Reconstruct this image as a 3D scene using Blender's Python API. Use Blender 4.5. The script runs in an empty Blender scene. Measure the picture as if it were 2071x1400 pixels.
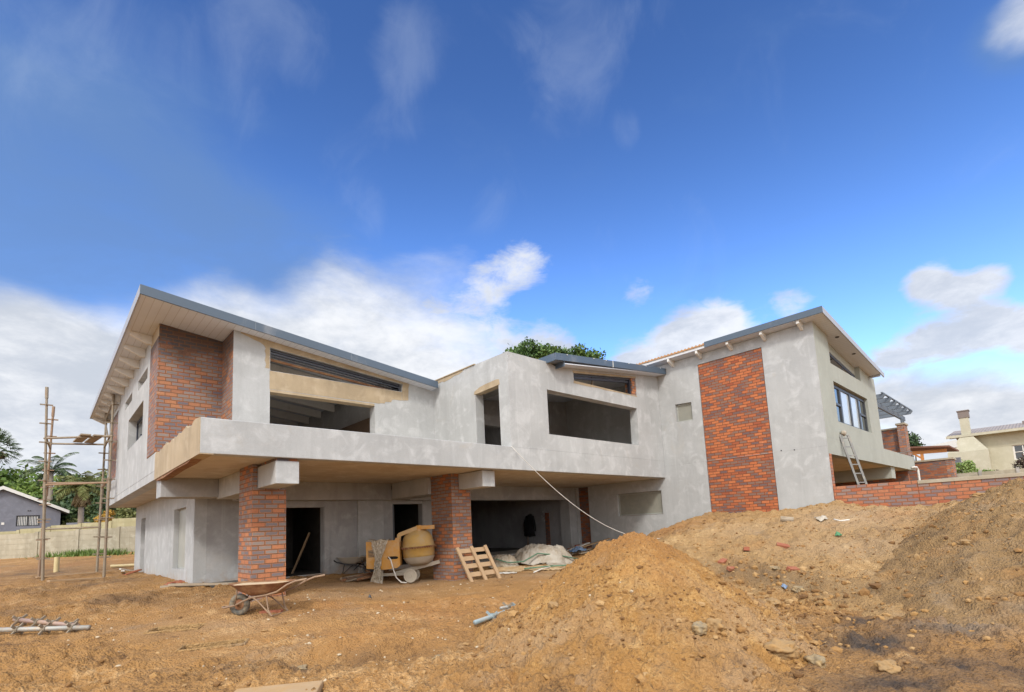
import bpy, math, random
import numpy as np
from mathutils import Vector, Matrix, noise as mnoise
from mathutils.geometry import tessellate_polygon
random.seed(7); rng = np.random.default_rng(7)
scene = bpy.context.scene
COL = scene.collection
PI = math.pi
# World frame: X along the balcony front, Y towards the back of the plot, Z up.
# The camera's eye is the origin of heights (z = 0), the building ground lies near z = -1.1.

# ------------------------------------------------------------------ mesh builder
class MB:
    def __init__(s): s.v = []; s.f = []; s.mi = []
    def add(s, vs, fs, M=None, mi=0):
        o = len(s.v)
        if M is not None: vs = [tuple(M @ Vector(p)) for p in vs]
        s.v += [tuple(p) for p in vs]; s.f += [tuple(i + o for i in f) for f in fs]; s.mi += [mi] * len(fs)
        return s
    def box(s, x0, x1, y0, y1, z0, z1, M=None, mi=0):
        vs = [(x0,y0,z0),(x1,y0,z0),(x1,y1,z0),(x0,y1,z0),(x0,y0,z1),(x1,y0,z1),(x1,y1,z1),(x0,y1,z1)]
        return s.add(vs, [(3,2,1,0),(4,5,6,7),(0,1,5,4),(1,2,6,5),(2,3,7,6),(3,0,4,7)], M, mi)
    def prism(s, poly, d, fn, M=None, mi=0):
        """poly: 2D outline, d=(a,b) extrusion range, fn(u,v,w)->xyz"""
        n = len(poly); a, b = d
        vs = [fn(u, v, a) for u, v in poly] + [fn(u, v, b) for u, v in poly]
        tri = tessellate_polygon([[Vector((u, v, 0)) for u, v in poly]])
        fs = [tuple(t) for t in tri] + [tuple(n + i for i in reversed(t)) for t in tri]
        fs += [(i, (i+1) % n, n + (i+1) % n, n + i) for i in range(n)]
        return s.add(vs, fs, M, mi)
    def wall(s, outer, holes, d, fn, mi=0):
        loops = [outer] + holes
        flat = [p for L in loops for p in L]; n = len(flat)
        tri = tessellate_polygon([[Vector((u, v, 0)) for u, v in L] for L in loops])
        a, b = d
        vs = [fn(u, v, a) for u, v in flat] + [fn(u, v, b) for u, v in flat]
        fs = [tuple(t) for t in tri] + [tuple(n + i for i in reversed(t)) for t in tri]
        o = 0
        for L in loops:
            m = len(L)
            fs += [(o+i, o+(i+1) % m, n+o+(i+1) % m, n+o+i) for i in range(m)]
            o += m
        return s.add(vs, fs, None, mi)
    def tube(s, pts, r, seg=8, M=None, mi=0, cap=True):
        pts = [Vector(p) for p in pts]; rs = r if isinstance(r, (list, tuple)) else [r] * len(pts)
        vs = []; fs = []; prev = None
        for i, p in enumerate(pts):
            t = (pts[min(i+1, len(pts)-1)] - pts[max(i-1, 0)]).normalized()
            if prev is None:
                a = Vector((0,0,1)) if abs(t.z) < .9 else Vector((1,0,0))
                u = t.cross(a).normalized()
            else: u = (prev - t * prev.dot(t)).normalized()
            prev = u; w = t.cross(u)
            for k in range(seg):
                an = 2*PI*k/seg
                vs.append(tuple(p + (u*math.cos(an) + w*math.sin(an)) * rs[i]))
        for i in range(len(pts)-1):
            for k in range(seg):
                a = i*seg+k; b = i*seg+(k+1) % seg
                fs.append((a, b, b+seg, a+seg))
        if cap:
            fs.append(tuple(range(seg-1, -1, -1))); o = (len(pts)-1)*seg
            fs.append(tuple(range(o, o+seg)))
        return s.add(vs, fs, M, mi)
    def lathe(s, prof, seg=24, M=None, mi=0):
        vs = []; fs = []
        for r, z in prof:
            for k in range(seg):
                a = 2*PI*k/seg; vs.append((r*math.cos(a), r*math.sin(a), z))
        for i in range(len(prof)-1):
            for k in range(seg):
                a = i*seg+k; b = i*seg+(k+1) % seg
                fs.append((a, b, b+seg, a+seg))
        return s.add(vs, fs, M, mi)
    def bar(s, p, q, w, h, up=(0,0,1), mi=0):
        """square bar from p to q, w across, h along up"""
        p = Vector(p); q = Vector(q); t = (q-p); L = t.length; t.normalize()
        up = Vector(up); x = t.cross(up)
        if x.length < 1e-4: x = t.cross(Vector((1,0,0)))
        x.normalize(); y = x.cross(t).normalized()
        M = Matrix(((x.x,t.x,y.x,p.x),(x.y,t.y,y.y,p.y),(x.z,t.z,y.z,p.z),(0,0,0,1)))
        return s.box(-w/2, w/2, 0, L, -h/2, h/2, M, mi)
    def build(s, name, mats, parent=None, smooth=False, bevel=0, fixn=True, **props):
        me = bpy.data.meshes.new(name)
        me.from_pydata(s.v, [], s.f)
        if not isinstance(mats, (list, tuple)): mats = [mats]
        for m in mats: me.materials.append(m)
        if len(mats) > 1: me.polygons.foreach_set('material_index', s.mi)
        if fixn:
            import bmesh
            bm = bmesh.new(); bm.from_mesh(me)
            bmesh.ops.recalc_face_normals(bm, faces=bm.faces)
            bm.to_mesh(me); bm.free()
        if smooth: me.polygons.foreach_set('use_smooth', [True]*len(me.polygons))
        me.update()
        o = bpy.data.objects.new(name, me); COL.objects.link(o)
        if parent: o.parent = parent
        if bevel:
            b = o.modifiers.new('bevel', 'BEVEL'); b.width = bevel; b.segments = 2; b.limit_method = 'ANGLE'; b.angle_limit = math.radians(40)
        for k, v in props.items(): o[k] = v
        return o

def np_mesh(name, V, F, mat, parent=None, smooth=True):
    """V (n,3), F (m,k) arrays of one polygon size"""
    me = bpy.data.meshes.new(name); V = np.asarray(V, np.float32); F = np.asarray(F, np.int32)
    me.vertices.add(len(V)); me.vertices.foreach_set('co', V.ravel())
    k = F.shape[1]
    me.loops.add(F.size); me.loops.foreach_set('vertex_index', F.ravel())
    me.polygons.add(len(F)); me.polygons.foreach_set('loop_start', np.arange(0, F.size, k, dtype=np.int32))
    me.polygons.foreach_set('loop_total', np.full(len(F), k, np.int32))
    me.polygons.foreach_set('use_smooth', np.full(len(F), smooth))
    me.update(calc_edges=True); me.materials.append(mat)
    o = bpy.data.objects.new(name, me); COL.objects.link(o)
    if parent: o.parent = parent
    return o

def thing(name, label, cat, loc=(0,0,0), rz=0, group=None):
    o = bpy.data.objects.new(name, None); COL.objects.link(o); o.empty_display_size = .2
    o.location = loc; o.rotation_euler = (0, 0, rz)
    o['label'] = label; o['category'] = cat
    if group: o['group'] = group
    return o
def tag(o, label, cat, group=None, kind=None):
    o['label'] = label; o['category'] = cat
    if group: o['group'] = group
    if kind: o['kind'] = kind
    return o
def copy_tree(o, parent=None):
    c = o.copy(); COL.objects.link(c); c.parent = parent
    for ch in list(o.children): copy_tree(ch, c)
    return c
fXZ = lambda u, v, w: (u, w, v)      # outline in (X,Z), extruded along Y
fYZ = lambda u, v, w: (w, u, v)      # outline in (Y,Z), extruded along X
fXY = lambda u, v, w: (u, v, w)

# ------------------------------------------------------------------ noise
def _hash(ix, iy, s):
    h = (ix.astype(np.int64)*374761393 + iy.astype(np.int64)*668265263 + s*1442695041) & 0xffffffff
    h = ((h ^ (h >> 13)) * 1274126177) & 0xffffffff
    return (h ^ (h >> 16)) & 0xffffffff
def perlin(x, y, s=0):
    x0 = np.floor(x); y0 = np.floor(y); fx = x-x0; fy = y-y0
    u = fx*fx*fx*(fx*(fx*6-15)+10); v = fy*fy*fy*(fy*(fy*6-15)+10)
    def g(dx, dy):
        a = _hash(x0+dx, y0+dy, s)/4294967296*2*PI
        return np.cos(a)*(fx-dx) + np.sin(a)*(fy-dy)
    return 1.5*((g(0,0)*(1-u)+g(1,0)*u)*(1-v) + (g(0,1)*(1-u)+g(1,1)*u)*v)
def fbm(x, y, f, oc=4, s=0, gain=.5):
    t = 0; a = 1; n = 0
    for i in range(oc): t = t + a*perlin(x*f, y*f, s+i); n += a; a *= gain; f *= 2.03
    return t/n
def ridge(x, y, f, oc=3, s=0):
    t = 0; a = 1; n = 0
    for i in range(oc): t = t + a*(1-2*np.abs(perlin(x*f, y*f, s+i))); n += a; a *= .5; f *= 2.1
    return t/n
def cell(x, y, f, s=0):
    """distance to nearest jittered cell point (lumps)"""
    x = x*f; y = y*f; ix = np.floor(x); iy = np.floor(y); d = np.full(x.shape, 9.)
    for a in (-1,0,1):
        for b in (-1,0,1):
            px = ix+a+_hash(ix+a, iy+b, s)/4294967296; py = iy+b+_hash(ix+a, iy+b, s+77)/4294967296
            d = np.minimum(d, np.hypot(px-x, py-y))
    return d
def sm(a, b, x):
    t = np.clip((np.asarray(x, float)-a)/(b-a), 0, 1); return t*t*(3-2*t)
# light and sky balance
SKY_SAT, SKY_VAL = 1.24, 1.02
GREY = (.80,1.45,2.85); WHT = (4.9,5.0,5.2); WSH = (3.1,3.35,3.8); BACK_FILL = (9.2,9.2,9.2)
SUN_E, SUN_ANG, EXPO = 1.15, 9, 1.0
# ------------------------------------------------------------------ materials
class NT:
    def __init__(s, tree): s.t = tree; s.t.nodes.clear()
    def n(s, typ, ins=None, **kw):
        nd = s.t.nodes.new(typ)
        for k, v in kw.items(): setattr(nd, k, v)
        for k, v in (ins or {}).items(): s.set(nd, k, v)
        return nd
    def set(s, nd, k, v):
        i = nd.inputs[k]
        if isinstance(v, bpy.types.NodeSocket): s.t.links.new(v, i)
        else:
            if hasattr(i.default_value, '__len__') and not hasattr(v, '__len__'): v = [v]*len(i.default_value)
            if i.type == 'RGBA' and len(v) == 3: v = (*v, 1)
            i.default_value = v
    def math(s, op, a, b=0.0, c=0.0, clamp=False):
        nd = s.n('ShaderNodeMath', {0: a, 1: b, 2: c}, operation=op); nd.use_clamp = clamp
        return nd.outputs[0]
    def vmath(s, op, a, b=(0,0,0)):
        nd = s.n('ShaderNodeVectorMath', {0: a, 1: b}, operation=op)
        return nd.outputs['Value'] if op in ('DOT_PRODUCT', 'LENGTH') else nd.outputs[0]
    def ss(s, x, lo, hi, a=0.0, b=1.0):
        nd = s.n('ShaderNodeMapRange', {'Value': x, 'From Min': lo, 'From Max': hi, 'To Min': a, 'To Max': b}, interpolation_type='SMOOTHSTEP')
        return nd.outputs[0]
    def mix(s, f, a, b, blend='MIX'):
        nd = s.n('ShaderNodeMix', data_type='RGBA', blend_type=blend); nd.clamp_factor = True
        s.set(nd, 0, f); s.set(nd, 6, a); s.set(nd, 7, b)
        return nd.outputs[2]
    def noise(s, vec, scale, detail=4, rough=.55, dist=0.0):
        nd = s.n('ShaderNodeTexNoise', {'Scale': scale, 'Detail': detail, 'Roughness': rough, 'Distortion': dist})
        if vec is not None: s.set(nd, 'Vector', vec)
        return nd
    def pos(s): return s.n('ShaderNodeNewGeometry').outputs['Position']
    def obj(s): return s.n('ShaderNodeTexCoord').outputs['Object']
    def mul(s, vec, k): return s.vmath('MULTIPLY', vec, k)
    def ramp(s, f, stops):
        nd = s.n('ShaderNodeValToRGB'); r = nd.color_ramp
        while len(r.elements) < len(stops): r.elements.new(.5)
        for e, (p, c) in zip(r.elements, stops): e.position = p; e.color = (*c, 1)
        s.set(nd, 0, f); return nd.outputs[0]
    def out(s, color, rough=.9, bump=None, bstr=.2, bdist=.01, **kw):
        b = s.n('ShaderNodeBsdfPrincipled'); s.set(b, 'Base Color', color); s.set(b, 'Roughness', rough)
        for k, v in kw.items(): s.set(b, k.replace('_', ' '), v)
        if bump is not None:
            bp = s.n('ShaderNodeBump', {'Height': bump, 'Strength': bstr, 'Distance': bdist})
            s.set(b, 'Normal', bp.outputs[0])
        o = s.n('ShaderNodeOutputMaterial'); s.t.links.new(b.outputs[0], o.inputs[0])
        return b
def newmat(name):
    m = bpy.data.materials.new(name); m.use_nodes = True
    return m, NT(m.node_tree)
MT = {}
def plaster(name, dark, light, pale, streak=.35, bump=.25, stain=(.42,.36,.28), stainamt=.25, splash=0.0):
    m, t = newmat(name); P = t.pos()
    big = t.noise(P, .75, 6, .62).outputs[0]
    mid = t.noise(P, 2.6, 5, .6, .6).outputs[0]
    st = t.noise(t.mul(P, (3.2,3.2,.3)), 1.0, 5, .6).outputs[0]
    dr = t.noise(t.mul(P, (9,9,.22)), 1.0, 4, .6).outputs[0]
    fine = t.noise(P, 45, 3, .6).outputs[0]
    c = t.mix(t.ss(big, .36, .64), dark, light)
    c = t.mix(t.math('MULTIPLY', t.ss(mid, .48, .68), .75), c, pale)
    c = t.mix(t.math('MULTIPLY', t.ss(st, .45, .68), streak), c, tuple(x*.80 for x in dark))
    c = t.mix(t.math('MULTIPLY', t.ss(dr, .56, .72), streak*.8), c, tuple(x*1.06 for x in pale))
    st2 = t.noise(t.mul(P, (1.1,1.1,.8)), 1.0, 5, .7, 1.2).outputs[0]
    c = t.mix(t.math('MULTIPLY', t.ss(st2, .58, .75), stainamt), c, stain)
    tw = t.noise(t.mul(P, (7,7,2.2)), 1.0, 6, .7, 1.5).outputs[0]
    c = t.mix(t.math('MULTIPLY', t.ss(tw, .52, .62), .15), c, tuple(x*.82 for x in dark))
    c = t.mix(t.ss(fine, .3, .75, 0, .12), c, (.2,.19,.17))
    if splash:
        z = t.n('ShaderNodeSeparateXYZ', {0: P}).outputs[2]
        k = t.math('ADD', t.math('MULTIPLY', z, -1.6), t.math('MULTIPLY', t.math('SUBTRACT', t.noise(P, 4, 6, .7).outputs[0], .5), 2.6))
        c = t.mix(t.ss(k, 1.25, 2.1, 0, splash), c, (.34,.215,.11))
    trow = t.noise(t.mul(P, (6,6,14)), 1.0, 4, .6).outputs[0]
    h = t.math('ADD', t.math('MULTIPLY', fine, .4), t.math('ADD', t.math('MULTIPLY', trow, .8), t.math('MULTIPLY', tw, .5)))
    t.out(c, .92, h, bump, .012)
    MT[name] = m
plaster('plaster', (.385,.395,.402), (.445,.457,.465), (.53,.543,.554), .25, .3, splash=.6)
plaster('plaster_paint', (0.343,0.358,0.321), (0.376,0.392,0.352), (0.392,0.410,0.370), .1, .1, stainamt=.05)
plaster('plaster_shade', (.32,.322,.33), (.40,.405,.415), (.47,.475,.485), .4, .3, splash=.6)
plaster('bare_cement', (0.340,0.264,0.170), (0.442,0.348,0.230), (0.493,0.399,0.281), .3, .25, (.33,.25,.16), .4)
plaster('soffit_concrete', (.47,.40,.32), (.57,.51,.43), (.64,.59,.52), .2, .25, (.36,.24,.14), .45)
plaster('concrete', (.30,.285,.26), (.40,.385,.36), (.46,.45,.43), .1, .3)
plaster('precast', (0.320,0.288,0.216), (0.416,0.376,0.288), (0.464,0.432,0.344), .45, .2, (.28,.26,.17), .4)
plaster('precast_yellow', (0.336,0.304,0.176), (0.416,0.376,0.224), (0.448,0.416,0.272), .35, .2, (.28,.27,.15), .4)
plaster('coping', (0.336,0.288,0.208), (0.416,0.360,0.272), (0.448,0.400,0.320), .1, .2)
plaster('cream_wall', (0.464,0.440,0.336), (0.512,0.488,0.376), (0.544,0.520,0.416), .1, .1, stainamt=.08)
plaster('grey_wall', (.15,.16,.20), (.18,.19,.235), (.20,.21,.26), .15, .1, (.13,.13,.15), .15)

def brick(name, darkamt, oranges, core, mortar, eff=.12, soot=0.0):
    m, t = newmat(name)
    g = t.n('ShaderNodeNewGeometry'); P = g.outputs['Position']; Nn = g.outputs['True Normal']
    sx = t.n('ShaderNodeSeparateXYZ', {0: P}); sn = t.n('ShaderNodeSeparateXYZ', {0: Nn})
    ax = t.math('GREATER_THAN', t.math('ABSOLUTE', sn.outputs[0]), .5)
    u = t.math('ADD', t.math('MULTIPLY', sx.outputs[1], ax), t.math('MULTIPLY', sx.outputs[0], t.math('SUBTRACT', 1.0, ax)))
    az = t.math('GREATER_THAN', t.math('ABSOLUTE', sn.outputs[2]), .5)
    v = t.math('ADD', sx.outputs[2], t.math('MULTIPLY', sx.outputs[1], az))
    wob = t.noise(P, 9, 2).outputs[0]
    v = t.math('ADD', v, t.math('MULTIPLY', wob, .006))
    rv = t.math('DIVIDE', t.math('ADD', v, 5.0), .085); row = t.math('FLOOR', rv); fv = t.math('FRACT', rv)
    off = t.math('MULTIPLY', t.math('MODULO', row, 2.0), .5)
    jit = t.n('ShaderNodeTexWhiteNoise', {'W': row}, noise_dimensions='1D').outputs[0]
    uu = t.math('ADD', t.math('ADD', t.math('DIVIDE', t.math('ADD', u, 20.0), .232), off), t.math('MULTIPLY', jit, .05))
    colm = t.math('FLOOR', uu); fu = t.math('FRACT', uu)
    du = t.math('MULTIPLY', t.math('MINIMUM', fu, t.math('SUBTRACT', 1.0, fu)), .232)
    dv = t.math('MULTIPLY', t.math('MINIMUM', fv, t.math('SUBTRACT', 1.0, fv)), .085)
    d = t.math('MINIMUM', du, dv)
    en = t.noise(P, 60, 3).outputs[0]
    dd = t.math('ADD', d, t.math('MULTIPLY', t.math('SUBTRACT', en, .5), .006))
    isb = t.ss(dd, .005, .008)
    idv = t.n('ShaderNodeCombineXYZ', {0: colm, 1: row, 2: t.math('MULTIPLY', ax, 37.0)}).outputs[0]
    wn = t.n('ShaderNodeTexWhiteNoise', {'Vector': idv}, noise_dimensions='3D')
    sc = t.n('ShaderNodeSeparateColor', {0: wn.outputs['Color']})
    base = t.ramp(wn.outputs['Value'], [(i/(len(oranges)-1), c) for i, c in enumerate(oranges)])
    grain = t.noise(P, 26, 5, .65).outputs[0]
    base = t.mix(t.ss(grain, .35, .75, 0, .35), base, tuple(x*.6 for x in oranges[0]))
    corem = t.ss(t.math('ADD', d, t.math('MULTIPLY', t.math('SUBTRACT', grain, .5), .024)), .011, .017)
    region = t.noise(P, .7, 3).outputs[0]
    isd = t.math('LESS_THAN', sc.outputs[0], t.math('ADD', darkamt, t.math('MULTIPLY', t.math('SUBTRACT', region, .5), .7)))
    cc = t.mix(sc.outputs[1], core[0], core[1])
    base = t.mix(t.math('MULTIPLY', t.math('MULTIPLY', corem, isd), .92), base, cc)
    e = t.noise(P, 1.6, 5, .7).outputs[0]
    base = t.mix(t.math('MULTIPLY', t.ss(e, .6, .75), eff), base, (.5,.46,.42))
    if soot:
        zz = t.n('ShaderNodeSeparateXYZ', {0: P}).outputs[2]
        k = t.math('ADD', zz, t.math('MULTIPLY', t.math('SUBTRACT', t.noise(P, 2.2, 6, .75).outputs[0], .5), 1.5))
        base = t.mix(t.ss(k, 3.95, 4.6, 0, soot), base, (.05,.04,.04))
    mo = t.mix(grain, tuple(x*.8 for x in mortar), mortar)  # mortar tone also carries the painted shadow of the raked joints
    c = t.mix(isb, mo, base)
    h = t.math('ADD', isb, t.math('MULTIPLY', grain, .3))
    t.out(c, .85, h, .7, .008)
    MT[name] = m
ORA = [(.30,.10,.045), (.42,.145,.05), (.50,.20,.075), (.38,.12,.05)]
brick('brick_column', .72, [(.37,.125,.052),(.47,.165,.062),(.53,.22,.10),(.42,.16,.078)], ((.13,.125,.145),(.25,.22,.20)), (.17,.10,.06))
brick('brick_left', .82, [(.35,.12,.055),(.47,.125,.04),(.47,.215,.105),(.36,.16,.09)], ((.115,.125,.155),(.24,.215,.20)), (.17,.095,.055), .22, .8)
brick('brick_panel', .48, [(.36,.088,.032),(.46,.125,.042),(.52,.17,.065),(.30,.08,.038)], ((.20,.14,.11),(.11,.09,.10)), (.10,.045,.025))
brick('brick_garden', .42, [(.36,.10,.045),(.45,.135,.05),(.46,.19,.10),(.38,.11,.05)], ((.17,.14,.15),(.26,.21,.19)), (.17,.11,.075), .2)
brick('brick_dark', .5, [(.26,.08,.04),(.32,.10,.045),(.34,.13,.06),(.25,.075,.035)], ((.10,.09,.10),(.15,.13,.12)), (.18,.12,.09), .2)

def simple(name, c, rough=.6, var=.15, scale=6, bump=0, dirt=None, dirtamt=.4, **kw):
    m, t = newmat(name); P = t.obj()
    nz = t.noise(P, scale, 5, .6).outputs[0]
    col = t.mix(nz, tuple(x*(1-var) for x in c), tuple(min(1, x*(1+var)) for x in c))
    if dirt:
        d2 = t.noise(P, scale*.6, 6, .7, .5).outputs[0]
        col = t.mix(t.ss(d2, .62-dirtamt*.5, .75, 0, 1), col, dirt)
    t.out(col, rough, nz if bump else None, bump, .01, **kw)
    MT[name] = m
simple('fascia', (.072,.104,.148), .42, .10, 1.5, dirt=(.17,.19,.22), dirtamt=.15)
simple('fascia_pale', (.38,.385,.40), .5, .06, 1.5)
simple('seam', (.16,.19,.23), .5)
simple('roof_sheet', (.16,.18,.21), .5)
simple('rafter_paint', (.70,.69,.66), .8, .08, 3, dirt=(.45,.42,.38), dirtamt=.2)
simple('raw_timber', (.46,.24,.11), .8, .2, 14)
simple('timber_grey', (.33,.27,.20), .85, .25, 9, .3, dirt=(.20,.15,.10), dirtamt=.3)
simple('timber_pale', (.39,.265,.155), .85, .2, 8, .3, dirt=(.36,.24,.14), dirtamt=.3)
simple('timber_dark', (.13,.085,.055), .85, .3, 9, .3)
simple('pergola_paint', (.13,.155,.185), .6, .12, 3)
simple('frame_steel', (.035,.04,.06), .4, .2, 5)
simple('frame_window', (.055,.06,.07), .45, .2, 5)
simple('frame_film', (.50,.48,.44), .5, .25, 12)
simple('rust', (.20,.085,.04), .85, .4, 10, .4, dirt=(.36,.22,.11), dirtamt=.5)
simple('scaf_steel', (.27,.225,.17), .65, .25, 8, .2, dirt=(.28,.17,.10), dirtamt=.25, Metallic=.3)
simple('scaf_rust', (.27,.18,.12), .75, .25, 8, .2, dirt=(.36,.25,.16), dirtamt=.35, Metallic=.1)
simple('pole_grey', (.36,.36,.34), .55, .18, 12, .2, dirt=(.42,.30,.19), dirtamt=.35, Metallic=.3)
simple('pole_blue', (.24,.33,.38), .55, .2, 9, .2, dirt=(.40,.33,.24), dirtamt=.5, Metallic=.1)
simple('pole_mauve', (.33,.23,.20), .6, .2, 12, .2, dirt=(.42,.28,.17), dirtamt=.4, Metallic=.1)
simple('mixer_yellow', (.56,.26,.03), .55, .2, 4, .1, dirt=(.50,.36,.22), dirtamt=.55)
simple('mixer_drum', (.50,.31,.085), .6, .25, 5, .15, dirt=(.42,.32,.20), dirtamt=.55)
simple('mixer_arm', (.48,.33,.17), .7, .2, 5, .15, dirt=(.55,.30,.05), dirtamt=.35)
simple('cement_dust', (.42,.37,.30), .9, .15, 6, .2)
simple('dust_tan', (.55,.43,.29), .9, .15, 6, .2)
simple('rubber', (.085,.085,.08), .85, .3, 12, .2, dirt=(.30,.24,.16), dirtamt=.5)
simple('black_metal', (.03,.03,.035), .5, .3, 9, dirt=(.25,.2,.14), dirtamt=.2)
simple('black_cloth', (.008,.008,.01), .95, .3, 20, .2)
simple('alu', (.25,.25,.245), .45, .2, 10, dirt=(.42,.38,.31), dirtamt=.3, Metallic=.5)
simple('white_paint', (.68,.67,.64), .6, .08, 5, dirt=(.5,.45,.38), dirtamt=.15)
simple('white_plastic', (.66,.64,.60), .5, .12, 5, dirt=(.55,.47,.38), dirtamt=.3)
simple('pvc_yellow', (.58,.48,.26), .5, .12, 5, dirt=(.45,.33,.2), dirtamt=.2)
simple('tarp', (.42,.385,.33), .55, .3, 5, .4, dirt=(.30,.24,.17), dirtamt=.5)
simple('sack_tan', (.52,.40,.25), .8, .2, 6, .3, dirt=(.46,.28,.13), dirtamt=.5)
simple('strap_green', (.10,.20,.13), .7, .3, 9)
simple('green_plastic', (.07,.22,.10), .5, .2, 9)
simple('blue_plastic', (.12,.20,.34), .5, .2, 9, dirt=(.4,.36,.3), dirtamt=.3)
simple('plastic_wrap', (.40,.33,.24), .25, .35, 16, .6, dirt=(.58,.53,.45), dirtamt=.45)
simple('clay', (.29,.095,.05), .85, .25, 12, .3, dirt=(.38,.23,.12), dirtamt=.25)
simple('rock', (.29,.195,.10), .95, .35, 14, .9, dirt=(.37,.21,.075), dirtamt=.6)
simple('rock_grey', (.24,.195,.13), .95, .35, 14, .9, dirt=(.40,.26,.11), dirtamt=.55)
simple('tile_grey', (.20,.165,.15), .8, .15, 3)
simple('tile_orange', (.46,.25,.12), .8, .25, 5)
simple('roof_white', (.62,.62,.60), .7, .08, 3)
simple('bark', (.16,.125,.095), .9, .3, 8, .4)
simple('palm_bark', (.24,.20,.165), .9, .25, 8, .4)
simple('rope', (.62,.60,.56), .7, .1, 9)
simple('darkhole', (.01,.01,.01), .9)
simple('dusty_screen', (.27,.27,.235), .35, .12, 3, dirt=(.34,.33,.28), dirtamt=.4)
simple('light_screen', (.36,.37,.34), .35, .10, 3, dirt=(.42,.42,.38), dirtamt=.4)
simple('burglar', (.66,.66,.64), .5)
simple('timber_orange', (.50,.20,.05), .6, .2, 5)
simple('roof_brown', (.16,.07,.045), .8, .2, 5)
def soffit():
    m, t = newmat('soffit_board'); P = t.pos(); s = t.n('ShaderNodeSeparateXYZ', {0: P})
    fx = t.math('FRACT', t.math('MULTIPLY', s.outputs[0], 6.6))
    ln = t.ss(t.math('ABSOLUTE', t.math('SUBTRACT', fx, .5)), .44, .49)
    nz = t.noise(P, 2, 4).outputs[0]
    c = t.mix(nz, (.58,.615,.69), (.66,.695,.77)); c = t.mix(t.math('MULTIPLY', ln, .5), c, (.3,.27,.26))
    t.out(c, .6, t.math('SUBTRACT', 1.0, ln), .3, .004); MT['soffit_board'] = m
soffit()
def glass():
    m, t = newmat('glass'); b = t.out((.03,.035,.04), .03); b.inputs['Specular IOR Level'].default_value = .8
    MT['glass'] = m
    m, t = newmat('glass_pale'); nz = t.noise(t.obj(), 3, 4).outputs[0]
    t.out(t.mix(nz, (.40,.43,.45), (.52,.55,.57)), .12); MT['glass_pale'] = m
glass()
def roof_tile():
    m, t = newmat('roof_tiles'); P = t.obj(); s = t.n('ShaderNodeSeparateXYZ', {0: P})
    w = t.math('SINE', t.math('MULTIPLY', s.outputs[1], 34.0)); nz = t.noise(P, 2, 5).outputs[0]
    c = t.mix(nz, (.25,.215,.20), (.31,.275,.26)); t.out(c, .85, w, .5, .03); MT['roof_tiles'] = m
roof_tile()

def soil(name, dk, md, lt, seed=0, clump=1.0):
    m, t = newmat(name); P = t.vmath('ADD', t.pos(), (seed, seed*.7, 0))
    at = t.n('ShaderNodeAttribute', attribute_name='tint'); sc = t.n('ShaderNodeSeparateColor', {0: at.outputs['Color']})
    a = t.noise(P, .55, 6, .65, .4).outputs[0]; b = t.noise(P, 2.3, 6, .7, .5).outputs[0]; f = t.noise(P, 14, 5, .7).outputs[0]; ff = t.noise(P, 60, 3, .7).outputs[0]
    v = t.math('ADD', t.math('ADD', t.math('MULTIPLY', a, .32), t.math('MULTIPLY', b, .34)), t.math('ADD', t.math('MULTIPLY', f, .24), t.math('MULTIPLY', ff, .14)))
    c = t.ramp(v, [(.41, dk), (.485, md), (.54, md), (.63, lt)])
    hue = t.noise(P, 1.1, 4, .6).outputs[0]
    c = t.mix(t.ss(hue, .5, .72, 0, .45), c, (.43,.205,.055))
    grey = t.noise(t.vmath('ADD', P, (9,3,1)), .9, 5, .65).outputs[0]
    c = t.mix(t.ss(grey, .55, .75, 0, .5), c, (.30,.235,.17))
    dm = t.math('MULTIPLY', sc.outputs[0], t.ss(t.math('ADD', b, t.math('MULTIPLY', f, .4)), .5, .75, .6, 1.0))
    c = t.mix(dm, c, (.062,.045,.036))
    c = t.mix(t.math('MULTIPLY', sc.outputs[1], .75), c, (.46,.335,.22))
    c = t.mix(t.math('MULTIPLY', sc.outputs[2], .7), c, (.40,.175,.055))
    vo = t.n('ShaderNodeTexVoronoi', {'Vector': P, 'Scale': 34.0}).outputs['Distance']
    h = t.math('ADD', t.math('MULTIPLY', f, 1.0), t.math('ADD', t.math('MULTIPLY', ff, .4), t.math('MULTIPLY', vo, -.6*clump)))
    t.out(c, .95, h, 1.0, .05); MT[name] = m
soil('soil', (.125,.06,.02), (.40,.212,.07), (.68,.43,.20))
soil('soil_pile', (.155,.075,.022), (.385,.20,.058), (.56,.335,.125), 3)
soil('soil_bank', (.155,.085,.033), (.41,.25,.105), (.60,.405,.20), 5)
soil('soil_mound', (.115,.066,.028), (.30,.185,.08), (.46,.30,.155), 8)
simple('chip', (.50,.41,.29), .9, .3, 9)
def clodmat():
    m, t = newmat('clod'); r = t.n('ShaderNodeNewGeometry').outputs['Random Per Island']; f = t.noise(t.pos(), 40, 4).outputs[0]
    c = t.ramp(r, [(0, (.14,.07,.025)), (.4, (.29,.155,.052)), (.8, (.37,.21,.075)), (1, (.42,.27,.125))])
    c = t.mix(t.ss(f, .4, .8, 0, .4), c, (.18,.10,.045)); t.out(c, .95, f, .6, .02); MT['clod'] = m
clodmat()
def leafmat(name, cols, tr=.25):
    m, t = newmat(name); r = t.n('ShaderNodeNewGeometry').outputs['Random Per Island']
    nz = t.noise(t.pos(), .55, 3).outputs[0]
    k = t.math('ADD', t.math('MULTIPLY', r, .6), t.math('MULTIPLY', t.ss(nz, .35, .65), .4))
    c = t.ramp(k, [(i/(len(cols)-1), x) for i, x in enumerate(cols)])
    b = t.out(c, .65); MT[name] = m
leafmat('leaf_green', [(.045,.085,.012),(.085,.15,.02),(.13,.20,.03),(.19,.26,.05)])
leafmat('leaf_dark', [(.018,.04,.014),(.035,.07,.022),(.06,.10,.03),(.09,.13,.04)])
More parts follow.
